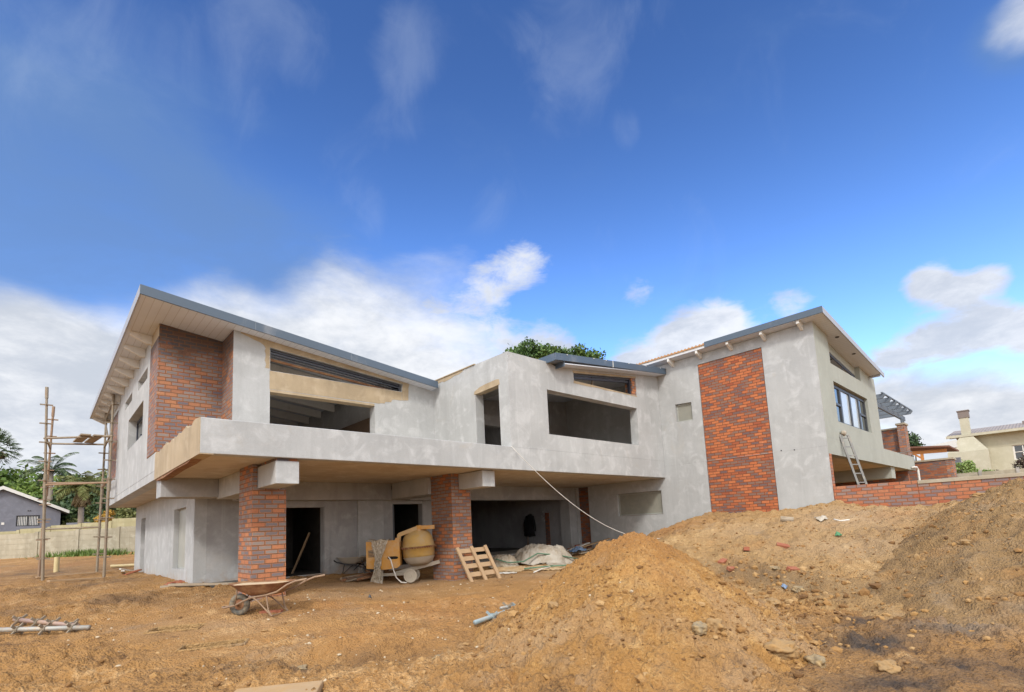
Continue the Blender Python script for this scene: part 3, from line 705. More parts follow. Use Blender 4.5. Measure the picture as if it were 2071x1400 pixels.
part(MB().prism([(8.79,1.63),(15.95,1.63),(15.95,zm(15.95)-.01),(10.3,zm(10.3)-.01),(8.79,4.05)], (13.3,13.5), fXZ), 'room_wall', 'plaster_shade')
part(MB().box(8.79,10.3,YF+.285,13.5,4.06,4.25), 'flat_roof', 'plaster_shade')
part(MB().box(8.5,8.78,13.61,23.8,1.63,4.2), 'partition', 'plaster_shade')
part(MB().box(11.0,11.25,12.2,13.28,1.63,3.6).box(8.79,11.6,12.1,12.4,3.2,3.55), 'room_beam', 'plaster_shade')
part(MB().box(12.2,12.23,YF+.2,YF+.24,4.0,4.4).bar((12.0,10.2,4.1),(14.2,10.2,4.0),.04,.04).bar((12.9,9.8,4.45),(12.8,9.8,4.0),.03,.03), 'hanger', 'scaf_steel')
M0, M1, MY0 = 9.97, XT-.003, 8.72
mroof = part(MB().prism([(M0,zm(M0)+.08),(M1,zm(M1)+.03),(M1,zm(M1)+.17),(M0,zm(M0)+.24)], (MY0,13.4), fXZ), 'roof', 'roof_sheet')
sub(MB().prism([(10.34,zm(10.34)),(M1,zm(M1)),(M1,zm(M1)+.028),(10.34,zm(10.34)+.028)], (MY0,13.4), fXZ), 'soffit', 'soffit_board', mroof)
ft = lambda x: 4.545+.1031*(x-9.95)
sub(MB().prism([(9.945,ft(9.945)-.20),(12.55,ft(12.55)-.20),(12.55,ft(12.55)),(9.945,ft(9.945))], (MY0-.035,MY0-.003), fXZ).prism([(12.575,ft(12.575)-.20),(15.80,ft(15.80)-.21),(15.80,ft(15.80)),(12.575,ft(12.575))], (MY0-.035,MY0-.003), fXZ), 'fascia', 'fascia', mroof, bevel=.006)
sub(MB().box(12.551,12.574,MY0-.038,MY0-.004,ft(12.56)-.205,ft(12.56)+.003), 'seam_strip', 'white_paint', mroof)
sub(MB().box(9.942,9.968,MY0-.002,13.3,4.34,4.54), 'fascia', 'fascia', mroof)
sub(MB().box(10.31,10.338,MY0-.002,13.3,4.24,4.41), 'fascia', 'fascia', mroof)
for q in (10.4,11.6,12.2,13.4,14.4,15.3): sub(MB().box(q,q+.03,MY0-.05,MY0-.036,ft(q)-.03,ft(q)-.01), 'bracket', 'white_paint', mroof)

# tall block: wall facing the court, face brick panel let into it
outer = [(4.08,-1.6),(13.3,-1.6),(13.3,5.29),(4.08,5.29)]
hs = [[(7.87,3.16),(8.46,3.19),(8.46,3.80),(7.87,3.77)], [(9.26,.12),(11.10,.12),(11.10,.93),(9.26,.93)], [(12.45,-1.5),(13.04,-1.5),(13.04,1.345),(12.45,1.345)], [(5.50,-1.4),(7.54,-1.4),(7.54,4.955),(5.50,4.955)]]
part(MB().wall(outer, hs, (XT,XT+.23), fYZ), 'court_wall', 'plaster')
part(MB().box(XT+.012,XT+.2,5.515,7.525,-1.39,4.94), 'brick_panel', 'brick_panel')
part(MB().box(XT+.15,XT+.2,12.451,13.039,-1.45,1.34), 'brick_slot', 'brick_dark')
part(MB().box(XT-.0015,XT+.002,4.09,YF-.01,1.735,1.743), 'expansion_joint', 'plaster_shade')
for a, b, c, d in ((7.88,8.45,3.17,3.78),(9.27,11.09,.13,.92)):
    w = part(MB().box(XT+.08,XT+.12,a,a+.04,c,d).box(XT+.08,XT+.12,b-.04,b,c,d).box(XT+.08,XT+.12,a+.04,b-.04,c,c+.04).box(XT+.08,XT+.12,a+.04,b-.04,d-.04,d), 'window', 'light_screen')
    sub(MB().box(XT+.095,XT+.105,a+.041,b-.041,c+.041,d-.041), 'pane', 'dusty_screen', w)
part(MB().box(XT-.006,XT+.05,9.2,9.255,.10,.95).box(XT-.006,XT+.05,11.105,11.16,.10,.95).box(XT-.006,XT+.05,9.256,11.104,.935,.97), 'plaster_surround', 'plaster')
for yy, zz in ((5.25,1.75),(4.9,1.72)): part(MB().box(XT-.008,XT+.001,yy,yy+.03,zz,zz+.03), 'conduit_hole', 'darkhole')
# tall block: painted front with cantilevered balcony
tl = lambda x: zt(x)+.0
outer = [(XT+.001,1.52),(28.3,1.52),(28.3,2.12),(22.55,2.12),(22.45,4.72),(21.9,4.74),(21.7,zt(21.7)-.002),(20.45,zt(20.45)-.002),(20.45,4.315),(17.0,4.315),(17.0,zt(17)-.002),(XT+.001,zt(XT)-.002)]
part(MB().wall(outer, [[(17.04,2.55),(21.05,2.56),(21.0,3.77),(17.04,3.78)]], (4.078,4.31), fXZ), 'street_wall', 'plaster_paint')
part(MB().box(XT+.05,22.5,4.0765,4.079,1.985,1.992), 'expansion_joint', 'plaster_shade')
part(MB().wall([(17.002,4.318),(20.448,4.318),(20.448,zt(20.448)-.004),(17.002,zt(17.002)-.004)], [[(17.02,4.33),(20.43,4.33),(20.43,4.54),(17.02,4.87)]], (4.215,4.25), fXZ), 'recess_wall', 'plaster_paint')
w = part(MB().wall([(17.03,4.34),(20.42,4.34),(20.42,4.535),(17.03,4.865)], [[(17.1,4.40),(20.3,4.40),(20.3,4.455),(17.1,4.77)]], (4.219,4.245), fXZ).box(18.9,18.95,4.225,4.244,4.395,4.60), 'window', 'frame_steel')
sub(MB().prism([(17.095,4.395),(20.31,4.395),(20.31,4.46),(17.095,4.775)], (4.233,4.239), fXZ), 'pane', 'glass', w)
part(MB().box(16.9,20.6,4.312,6,4.1,5.0), 'room_backing', 'room_shade')
f = MB(); yy0, yy1 = 4.17, 4.23
f.box(17.06,21.02,yy0,yy1,3.66,3.74).box(17.06,21.02,yy0,yy1,2.57,2.63)
w = part(f, 'window', 'frame_window')
for a in (17.06,20.94): sub(MB().box(a,a+.08,yy0-.01,yy1-.001,2.631,3.659), 'frame', 'frame_window', w)
for a in (17.9,19.0,20.05): sub(MB().box(a,a+.05,yy0-.012,yy1-.001,2.631,3.659), 'mullion', 'frame_window', w); sub(MB().box(a+.051,a+.19,yy0,yy1-.001,2.632,3.658), 'mullion', 'frame_window', w)
for a, b in ((17.15,17.89),(20.25,20.93)): sub(MB().box(a,b,yy0-.012,yy1,3.12,3.19), 'transom', 'frame_window', w)
for a, b, m_ in ((17.141,17.899,'glass'),(18.092,18.999,'glass_pale'),(19.192,20.049,'glass_pale'),(20.242,20.939,'glass')): sub(MB().box(a,b,4.195,4.203,2.632,3.658), 'pane', m_, w)
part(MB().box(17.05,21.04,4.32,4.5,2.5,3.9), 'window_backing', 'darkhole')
part(MB().box(XT+.24,28.28,4.315,13,1.523,1.80), 'floor_slab', 'soffit_concrete')
part(MB().box(28.08,28.3,4.312,6.5,1.52,2.12), 'balcony_parapet', 'plaster_paint')
part(MB().box(XT+.02,XT+.225,4.068,4.079,-1.2,1.519), 'brick_quoin', 'brick_garden')
part(MB().box(23.85,24.5,4.17,11.8,1.08,1.522), 'beam', 'plaster_paint')
part(MB().box(27.4,27.65,4.22,11.8,-1.2,1.52), 'brick_wall', 'brick_dark')
part(MB().box(XT+.26,27.39,11.85,12.05,-1.2,1.52), 'brick_wall', 'brick_dark')
part(MB().box(20.6,23.6,9.2,9.45,-1.2,1.52), 'brick_wall', 'brick_dark')
part(MB().tube([(27.2,4.0,1.62),(28.1,4.0,1.65),(28.2,3.98,1.55),(28.2,3.98,-.5)], .045, 8), 'downpipe', 'white_paint')
T0, T1, TY0, TY1 = 15.34, 21.75, 3.74, 13.3
troof = part(MB().prism([(T0+.05,zt(T0+.05)+.035),(T1,zt(T1)+.035),(T1,zt(T1)+.13),(T0+.05,zt(T0+.05)+.13)], (TY0+.01,TY1), fXZ), 'roof', 'roof_sheet')
sub(MB().prism([(T0,zt(T0)),(T1,zt(T1)),(T1,zt(T1)+.03),(T0,zt(T0)+.03)], (TY0,TY1), fXZ), 'soffit', 'soffit_board', troof)
sub(MB().prism([(T0-.03,zt(T0)-.01),(22.2,zt(22.2)-.01),(22.25,zt(22.25)+.15),(T0-.03,zt(T0)+.175)], (TY0-.035,TY0-.003), fXZ), 'fascia', 'fascia_pale', troof)  # front board's colour lightened to carry how it faces the light
sub(MB().box(T0-.035,T0-.003,TY0-.036,7.07,zt(T0)-.01,zt(T0)+.178), 'fascia', 'fascia', troof, bevel=.005)
sub(MB().box(T1+.002,T1+.03,TY0,9,zt(T1)-.08,zt(T1)+.12), 'fascia', 'fascia_pale', troof)
f = MB()
nb = 50; pts = []
for i in range(nb*4+1):
    yy = 7.08+(TY1-7.08)*i/(nb*4); pts.append((yy, zt(T0)+.135+.022*math.sin(2*PI*i/4*1.0+.3)))
f.prism([(7.08,zt(T0)+.085),(TY1,zt(T0)+.085)]+pts[::-1], (T0-.03,T0+.9), fYZ)
sub(f, 'roof_edge', 'tile_orange', troof)
sub(MB().box(T0+.0,T0+.03,7.08,TY1,zt(T0)+.031,zt(T0)+.084), 'batten', 'white_paint', troof)
for k in range(8):
    yy = 4.32+k*1.01
    rf = sub(MB().prism([(T0+.01,zt(T0)-.003),(XT-.001,zt(XT)-.003),(XT-.001,5.10),(XT-.08,5.11),(T0+.01,zt(T0)-.10)], (yy,yy+.07), fXZ), 'rafter', 'rafter_paint', troof)
for x_, y_ in ((17.33,3.90),(19.08,3.90)):
    f = MB(); f.lathe([(.0,0),(.055,0),(.055,-.012),(.048,-.02),(0,-.014)], 20, Matrix.Translation((x_,y_,zt(x_)-.001))); sub(f, 'downlight', 'black_metal', troof)

# ground floor: beams, brick pillars, recessed walls
part(MB().box(1.84,2.93,12.87,13.4,.935,S0), 'beam', 'plaster_shade', bevel=.01)
part(MB().box(2.94,3.34,YF+.06,10.09,.90,S0-.05).box(2.932,3.34,10.92,13.05,.90,S0), 'beam', 'plaster', bevel=.01)
part(MB().box(2.96,3.32,YF+.1,10.0,S0-.05,S0+.001), 'brick_packing', 'brick_dark')
part(MB().box(7.73,8.12,9.30,10.26,.945,S0-.012).box(7.42,8.06,11.17,13.05,.90,S0), 'beam', 'plaster', bevel=.01)
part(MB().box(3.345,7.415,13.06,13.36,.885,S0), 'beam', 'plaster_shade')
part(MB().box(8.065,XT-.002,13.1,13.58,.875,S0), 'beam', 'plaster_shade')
part(MB().box(2.85,3.455,10.088,10.92,-1.6,.90).box(2.85,2.935,10.088,10.92,.90,S0).box(3.35,3.455,10.3,10.92,.90,S0), 'brick_column', 'brick_column')
part(MB().box(7.50,8.10,10.26,11.16,-1.7,.94).box(7.50,7.725,10.26,11.16,.94,S0).box(7.725,8.10,10.27,11.16,.94,S0), 'brick_column', 'brick_column')
# the ground-floor room at the left
wl = [(13.9,-1.7),(23.83,-1.7),(23.83,S0),(13.9,S0)]
hl = [[(21.45,-1.4),(22.43,-1.4),(22.43,.85),(21.45,.85)], [(14.85,-.70),(16.37,-.73),(16.37,.845),(14.85,.835)]]
part(MB().wall(wl, hl, (2.67,2.93), fYZ), 'side_wall', 'plaster')
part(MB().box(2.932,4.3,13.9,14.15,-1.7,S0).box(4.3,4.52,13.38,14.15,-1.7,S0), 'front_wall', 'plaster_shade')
part(MB().box(2.79,2.81,14.86,16.36,-.72,.84), 'window_sheet', 'light_screen')
part(MB().box(2.665,2.72,14.80,16.42,-.79,-.735), 'window_sill', 'plaster')
part(MB().box(2.90,2.93,21.46,22.42,-1.3,.845), 'door_leaf', 'plaster_shade')
bw = [(4.52,-1.7),(9.3,-1.7),(9.3,1.2),(4.52,1.2)]
hb = [[(4.58,-1.02),(5.55,-1.02),(5.55,.71),(4.58,.71)], [(7.62,-1.02),(8.64,-1.02),(8.64,.78),(7.62,.78)]]
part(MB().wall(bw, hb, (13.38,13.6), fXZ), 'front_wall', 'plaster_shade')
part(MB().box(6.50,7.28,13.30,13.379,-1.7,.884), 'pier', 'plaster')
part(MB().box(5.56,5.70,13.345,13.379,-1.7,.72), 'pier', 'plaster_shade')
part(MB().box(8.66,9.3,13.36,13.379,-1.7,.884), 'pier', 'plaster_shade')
part(MB().box(7.66,7.71,13.45,13.6,-1.0,.76), 'door_frame', 'frame_steel')
part(MB().box(15.29,XT-.002,13.12,13.62,-1.7,.874), 'pier', 'plaster_shade')
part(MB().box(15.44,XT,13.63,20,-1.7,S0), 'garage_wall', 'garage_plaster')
part(MB().box(2.95,15.43,19.8,20,-1.7,S0), 'rear_wall', 'room_shade')
part(MB().box(2.95,15.43,13.62,19.79,S0-.02,S0+.0), 'room_ceiling', 'room_shade')
part(MB().box(9.1,9.29,13.61,19.79,-1.7,S0-.021), 'partition', 'room_shade')
part(MB().box(5.75,5.9,13.61,19.79,-1.7,S0-.021), 'partition', 'room_shade')
part(MB().box(4.2,4.4,13.61,19.79,-1.7,S0-.021), 'partition', 'room_shade')
part(MB().box(4.41,9.09,16.2,16.4,-1.0,S0-.021), 'partition', 'room_shade')
part(MB().box(15.425,15.441,14.36,14.60,-.98,.42), 'wall_chase', 'brick_dark')
g_ = MB()
for i in range(5): g_.box(15.43,15.4385,14.62+.07*(i%3),14.67+.07*(i%3),.08+.09*i,.15+.09*i)
part(g_, 'plaster_splash', 'plaster')
part(MB().box(9.3,15.42,13.39,15.2,-1.25,-1.02), 'ground_slab', 'concrete')
part(MB().box(9.3,15.42,15.201,19.79,-1.25,-1.02).box(3.0,9.09,13.39,19.79,-1.25,-1.02), 'ground_slab', 'room_shade')  # deeper part of the slab takes the shade-darkened colour
part(MB().box(9.0,15.4,11.9,13.385,-1.4,-1.09), 'apron_slab', 'concrete')

# upper terrace beyond the tall block: pillar, wall, pergola
part(MB().box(28.75,29.5,4.33,4.60,1.8,3.70), 'terrace_pillar', 'brick_column')
part(MB().box(28.70,29.55,4.29,4.64,3.70,3.78), 'pillar_cap', 'coping')
part(MB().box(29.0,29.22,4.61,6.6,1.6,3.56), 'terrace_wall', 'brick_dark')
part(MB().box(28.95,29.27,4.64,6.6,3.56,3.63), 'wall_coping', 'coping')
part(MB().tube([(28.5,4.15,2.12),(28.5,4.15,2.4),(28.5,5.4,2.4)], .02, 6).tube([(28.5,4.7,2.12),(28.5,4.7,2.4)],.015,6), 'handrail', 'alu')
pg = part(MB().bar((24.3,4.47,4.10),(30.0,4.47,4.10),.08,.20), 'pergola', 'pergola_paint')
for xx in (23.9,25.0,26.1,27.2,28.3,29.4):
    sub(MB().prism([(4.05,4.33),(4.14,4.22),(8.0,4.20),(8.0,4.40),(4.05,4.40)], (xx,xx+.09), fYZ), 'rafter', 'pergola_paint', pg)
sub(MB().box(23.8,29.6,4.10,4.16,4.405,4.45), 'batten', 'pergola_paint', pg)
sub(MB().bar((28.9,4.42,3.78),(28.9,4.42,4.02),.07,.07).bar((29.3,4.42,3.78),(29.3,4.42,4.02),.07,.07), 'post', 'pergola_paint', pg)

# free-standing garden walls
gw = MB().box(15.70,15.93,2.26,4.06,-1.2,.605).build('brick_wall', [MT['brick_garden']])
tag(gw, 'short low orange brick wall topped by a soldier course, joined to the tall white block', 'garden wall')
gw2 = thing('brick_wall', 'long low brick wall with tan coping behind the dark soil mound', 'garden wall', (15.8,-3,-1))
o = MB().box(15.705,15.93,-9,2.255,-1.2,.515).build('brickwork', [MT['brick_garden']], gw2); o.matrix_parent_inverse = Matrix.Translation((-15.8,3,1))
o = MB().box(15.68,15.955,-9,2.255,.516,.60).build('coping', [MT['coping']], gw2, bevel=.006); o.matrix_parent_inverse = Matrix.Translation((-15.8,3,1))
sw = thing('brick_wall', 'short dark brick wall with coping beyond the balcony end and white downpipe', 'garden wall', (30,3.6,0))
iv = Matrix.Translation((-30,-3.6,0))
o = MB().box(29.9,30.13,3.2,7,-.5,1.98).build('brickwork', [MT['brick_dark']], sw); o.matrix_parent_inverse = iv
o = MB().box(29.9,30.9,2.97,3.199,-.5,1.98).build('brickwork', [MT['brick_column']], sw); o.matrix_parent_inverse = iv
o = MB().box(29.85,30.95,2.92,7,1.981,2.06).build('coping', [MT['coping']], sw); o.matrix_parent_inverse = iv
# ------------------------------------------------------------------ site things
def P3(x, y, dz=0.0): return Vector((x, y, H(x, y)+dz))
CAMR = Vector((.7317,-.6799,0)).normalized()          # photograph's left-to-right on the ground
CAMF = Vector((.6799,.7317,0))
# scaffold tower beside the left wall
sc = thing('scaffold', 'tall steel pipe scaffold tower standing beside the left side wall', 'scaffold', (.9,22,-1.05))
iv = Matrix.Translation((-.9,-22,1.05))
def sp(mb, name, m): o = mb.build(name, [MT[m]], sc); o.matrix_parent_inverse = iv; return o
poles = [((.15,21.9),5.2,(-.18,.12),'scaf_steel'), ((1.56,20.7),4.9,(.03,.05),'scaf_steel'), ((.06,24.5),5.1,(.12,.05),'scaf_rust'), ((1.60,24.0),5.05,(.06,.02),'scaf_steel')]
top = []
for (x, y), zt_, (lx, ly), m in poles:
    z0 = H(x, y)-.03; f = MB(); a = Vector((x,y,z0)); b = Vector((x+lx,y+ly,zt_)); top.append((a,b))
    mid = a.lerp(b, .5)
    f.tube([a, mid], .040, 8).tube([mid+Vector((.012,.0,-.15)), b], .034, 8).tube([mid+Vector((.008,0,-.2)), mid+Vector((.008,0,.25))], .05, 8).tube([b-(b-a)*.06, b], .045, 8)
    k = 0
    while k*.62+.7 < zt_-z0-.2:
        p = a.lerp(b, (k*.62+.7)/(zt_-z0))
        f.box(-.16,.16,-.018,.018,-.02,.02, Matrix.Translation(p)).box(-.018,.018,-.16,.16,-.02,.02, Matrix.Translation(p)); k += 1
    sp(f, 'pole', m)
def on(i, z): a, b = top[i]; return a.lerp(b, (z-a.z)/(b.z-a.z))
for i, j, z, r, m in ((0,1,3.50,.035,'scaf_steel'),(2,3,3.72,.034,'scaf_steel'),(0,1,1.98,.03,'scaf_rust'),(2,3,2.28,.036,'scaf_rust'),(2,3,.64,.03,'scaf_steel'),(1,3,3.6,.03,'scaf_steel'),(1,3,2.1,.03,'scaf_rust'),(0,2,2.1,.03,'scaf_rust'),(0,2,3.55,.03,'scaf_steel'),(1,3,4.7,.026,'scaf_steel')):
    p, q = on(i,z), on(j,z); d = (q-p).normalized()*.12
    sp(MB().tube([p-d*.4, q+d*.4], r, 8), 'ledger', m)
sp(MB().tube([on(1,3.0), on(3,4.5)], .022, 6), 'brace', 'scaf_steel')
for xx, lab in ((.92,'grey scaffold plank lying across the upper tubes of the scaffold, farther from the house'),(1.24,'grey scaffold plank lying across the upper tubes of the scaffold, nearer the house')):
    M = Matrix.Translation((xx,22.6,3.665)) @ Matrix.Rotation(.02,4,'Z') @ Matrix.Rotation(.082,4,'X')
    tag(MB().box(-.13,.13,-1.75,1.75,-.022,.022,M).build('plank', [MT['timber_grey']], bevel=.004), lab, 'plank', 'planks at the scaffold')
for p, q, lab in (((.0,23.7),(2.0,24.1),'timber board on the soil under the far feet of the scaffold'),((.25,19.75),(2.15,20.3),'timber board on the soil in front of the scaffold feet')):
    a, b = P3(*p,.03), P3(*q,.03)
    tag(MB().bar(a,b,.2,.045).build('plank', [MT['timber_pale']], bevel=.004), lab, 'plank', 'planks at the scaffold')
x, y = .56, 26.8
f = MB(); g = H(x,y); f.lathe([(.0,g-.1),(.085,g-.1),(.085,g+.58),(.075,g+.58),(.075,g+.3),(0,g+.3)], 16, Matrix.Translation((x,y,0)))
tag(f.build('drain_pipe', [MT['pvc_yellow']], smooth=False), 'upright stub of cream plastic drain pipe by the scaffold', 'pipe')
a, b = P3(2.2,26.5,.08), P3(4.2,25.6,.1)
tag(MB().tube([a,b],.06,10).build('drain_pipe', [MT['pvc_yellow']]), 'cream plastic pipe lying by the far corner of the house', 'pipe')

# wheelbarrows: wheel at local origin, handles towards +x
def wheelbarrow(name, label, tray_m, frame_m, tyre_m, loc, rz, pitch=0.0, s=1.0):
    t = thing(name, label, 'wheelbarrow', loc, rz, 'wheelbarrows on the site'); t.rotation_euler = (0, pitch, rz); t.scale = (s,s,s)
    R = .185
    w = MB(); prof = []
    Mx = Matrix.Translation((0,0,R)) @ Matrix.Rotation(PI/2,4,'X')
    ring = [(R-.055+.048*math.cos(a)+.0, .045*math.sin(a)) for a in [2*PI*i/12 for i in range(13)]]
    w.lathe([(r+.003, z) for r, z in ring], 36, Mx)
    ty = w.build('wheel', [MT[tyre_m]], t, smooth=True)
    rim = MB().lathe([(.02,-.05),(.03,-.03),(.10,-.012),(.105,-.03),(.112,-.03),(.112,.03),(.105,.03),(.10,.012),(.03,.03),(.02,.05)], 28, Mx)
    rim.build('rim', [MT['rust']], ty, smooth=True)
    MB().tube([(0,-.13,R),(0,.13,R)],.012,8).build('axle', [MT[frame_m]], ty)
    for sgn in (-1,1):
        f = MB()
        f.tube([(-.29,sgn*.03,R-.03),(-.22,sgn*.08,R-.035),(0,sgn*.12,R),(.14,sgn*.14,R+.06),(.32,sgn*.17,R+.12),(.62,sgn*.22,R+.155),(.82,sgn*.26,R+.20),(1.02,sgn*.29,R+.31),(1.17,sgn*.30,R+.36),(1.36,sgn*.30,R+.385)], .017, 8)
        f.tube([(0,sgn*.125,R),(.06,sgn*.17,R+.16),(.09,sgn*.2,R+.27)],.011,6)
        f.build('handle', [MT[frame_m]], t, smooth=True)
        f = MB().tube([(.36,sgn*.18,R+.12),(.46,sgn*.2,R+.06),(.72,sgn*.235,.005)],.012,6).tube([(.62,sgn*.22,R+.15),(.66,sgn*.235,.1),(.72,sgn*.235,.005)],.012,6)
        f.build('leg', [MT[frame_m]], t)
    MB().tube([(-.29,-.03,R-.03),(-.29,.03,R-.03)],.017,8).build('crossbar', [MT[frame_m]], t); MB().tube([(.72,-.235,.01),(.72,.235,.01)],.01,6).build('crossbar', [MT[frame_m]], t)
    # tray: a flared basin
    T = MB(); n = 28; L = []
    for (cx, hx, hy, z) in ((.46,.24,.17,R+.145),(.43,.36,.26,R+.22),(.42,.50,.325,R+.335),(.42,.515,.34,R+.345),(.42,.515,.34,R+.335),(.43,.48,.31,R+.33),(.45,.34,.245,R+.22),(.46,.22,.155,R+.16)):
        L.append([(cx+hx*math.copysign(abs(math.cos(2*PI*k/n))**.6, math.cos(2*PI*k/n)), hy*math.copysign(abs(math.sin(2*PI*k/n))**.6, math.sin(2*PI*k/n)), z+.02*(math.cos(2*PI*k/n)<-.5)) for k in range(n)])
    vs = [p for l in L for p in l]; fs = []
    for i in range(len(L)-1):
        for k in range(n): fs.append((i*n+k,i*n+(k+1)%n,(i+1)*n+(k+1)%n,(i+1)*n+k))
    fs.append(tuple(range(n-1,-1,-1))); fs.append(tuple(range((len(L)-1)*n,len(L)*n)))
    T.add(vs, fs); tr = T.build('tray', [MT[tray_m]], t, smooth=True)
    MB().add([p for p in L[5]], [tuple(range(n))]).build('load', [MT['dust_tan']], tr).location = (0,0,-.012)
    return t
rz = math.atan2(CAMR.y, CAMR.x)
wx, wy = 2.47, 9.33
wheelbarrow('wheelbarrow', 'rusty wheelbarrow in front of the left brick pillar, handles to the right', 'rust', 'scaf_rust', 'rubber', (wx, wy, H(wx,wy)-.015), rz-.12, -.015, .98)
wx, wy = 6.52, 12.80
wheelbarrow('wheelbarrow', 'dusty wheelbarrow with black handles left of the yellow mixer', 'cement_dust', 'black_metal', 'rubber', (wx, wy, H(wx,wy)), rz+PI-.25, -.02, .95)

# yellow concrete mixer
mx = thing('concrete_mixer', 'yellow concrete mixer with a round drum parked beside the right brick pillar', 'mixer', (6.44,11.62,HG(6.65,11.42)), rz)
def mp(mb, name, m, parent=mx, **kw): return mb.build(name, [MT[m]], parent, **kw)
f = MB(); slot = [(.20+.085*math.cos(a)+(.05 if math.cos(a) > 0 else -.05), .62+.036*math.sin(a)) for a in [2*PI*i/20 for i in range(20)]]
f.wall([(-.45,.38),(.0,.34),(.30,.37),(.38,.42),(.36,1.10),(.27,1.105),(.26,1.05),(-.46,1.04)], [slot], (-.26,-.22), fXZ)
f.box(-.44,.35,-.219,.12,.43,1.02)
mp(f, 'motor_housing', 'mixer_yellow', bevel=.006)
mp(MB().box(-.22,-.08,-.264,-.2605,.44,.56), 'rating_plate', 'pole_grey')
g_ = MB()
for i in range(5): g_.box(-.40,-.26,-.264,-.2605,.66+.035*i,.68+.035*i)
mp(g_, 'vent_grille', 'black_metal')
g_ = MB()
for i in range(44): g_.box(.425,.452,-.012,.012,-.022,.026, Matrix.Translation((.77,.12,.84)) @ Matrix.Rotation(-.05,4,'Y') @ Matrix.Rotation(2*PI*i/44,4,'Z'))
mp(g_, 'gear_ring', 'rust')
f = MB().box(.05,.35,-.2225,-.2195,.55,.69); mp(f, 'slot_opening', 'darkhole')
dz = .84
prof = [(.0,-.45),(.20,-.44),(.30,-.36),(.385,-.22),(.40,-.20),(.405,-.02),(.42,-.015),(.425,.03),(.41,.04),(.40,.10),(.37,.24),(.30,.36),(.22,.43),(.20,.44),(.18,.42),(.17,.3)]
dr = mp(MB().lathe(prof, 40, Matrix.Translation((.77,.12,dz)) @ Matrix.Rotation(-.05,4,'Y')), 'drum', 'mixer_drum', smooth=True)
mp(MB().lathe([(.407,-.235),(.388,-.235),(.32,-.36),(.205,-.446),(.21,-.45),(.33,-.362),(.407,-.235)], 40, Matrix.Translation((.77,.12,dz)) @ Matrix.Rotation(-.05,4,'Y')), 'drum_base', 'cement_dust', dr, smooth=True)
mp(MB().lathe([(.424,-.012),(.432,-.012),(.432,.026),(.424,.026)], 40, Matrix.Translation((.77,.12,dz)) @ Matrix.Rotation(-.05,4,'Y')), 'drum_band', 'rust', dr, smooth=True)
mp(MB().bar((.33,-.1,1.17),(.80,-.06,1.33),.10,.10).bar((.32,-.1,1.0),(.34,-.1,1.19),.09,.09), 'frame_arm', 'mixer_arm', bevel=.006)
mp(MB().bar((.84,-.06,1.33),(1.22,-.05,1.33),.10,.10).tube([(.82,-.06,1.24),(.82,-.06,1.39)],.06,12), 'frame_arm', 'mixer_yellow', bevel=.006)
mp(MB().bar((.2,.05,.22),(1.3,.15,.45),.07,.09).bar((-.1,.0,.2),(.5,.0,.2),.07,.07), 'drawbar', 'cement_dust')
for sgn in (-1,1):
    Mx = Matrix.Translation((.62,-.22+.2*(sgn+1),.16)) @ Matrix.Rotation(PI/2,4,'X')
    f = MB().lathe([(.135,-.03),(.16,-.03),(.16,.03),(.135,.03),(.135,-.03)], 32, Mx).lathe([(0,-.035),(.03,-.035),(.03,.035),(0,.035)], 16, Mx)
    for k in range(6):
        a = PI*k/3; f.bar(Mx @ Vector((.02*math.cos(a),.02*math.sin(a),0)), Mx @ Vector((.14*math.cos(a),.14*math.sin(a),0)), .02,.025)
    f.lathe([(.03,.0),(.14,.0),(.14,.006),(.03,.006)], 24, Mx)
    mp(f, 'wheel', 'cement_dust')
mp(MB().bar((-.12,-.1,.42),(-.14,-.12,.0),.07,.07).box(-.22,-.06,-.18,-.06,0,.02), 'leg', 'cement_dust')
mp(MB().tube([(.10,-.28,.65),(.16,-.30,.58),(.22,-.32,.36),(.30,-.34,.14),(.42,-.36,.03),(.55,-.36,.012)],.016,8), 'hose', 'white_plastic', smooth=True)
# plastic wrap hanging over the housing
def wrap():
    nu, nv = 46, 70; V = []
    for j in range(nv):
        for i in range(nu):
            u = i/(nu-1)-.5; v = j/(nv-1)
            s = v*1.36
            if s < .22: x, yy, z = u*.56-.02, .02-.30*s/.22, 1.075+.02*math.sin(u*14)
            else:
                d = s-.22; z = 1.065-d; wdt = .40-.24*sm(.0,.5,d)+.17*sm(.7,1.1,d); x = u*float(wdt)+.03-.09*d; yy = -.285-.02*sm(.3,.9,d)
            q = Vector((i*.35,j*.16,0)); n1 = mnoise.noise(q); n2 = mnoise.noise(q*2.3)
            V.append((x+.015*n2, float(yy)-.02+.035*n1+.02*n2-.01, max(.01, z)))
    F = [(j*nu+i,j*nu+i+1,(j+1)*nu+i+1,(j+1)*nu+i) for j in range(nv-1) for i in range(nu-1)]
    o = MB().add(V,F).build('plastic_sheet', [MT['plastic_wrap']], smooth=True)
    md = o.modifiers.new('thickness','SOLIDIFY'); md.thickness = .004
    o.location = (6.34,11.71,HG(6.65,11.42)); o.rotation_euler = (0,0,rz)
    tag(o, 'crumpled dusty plastic sheet hanging over the yellow mixer down to the ground', 'plastic sheet')
wrap()
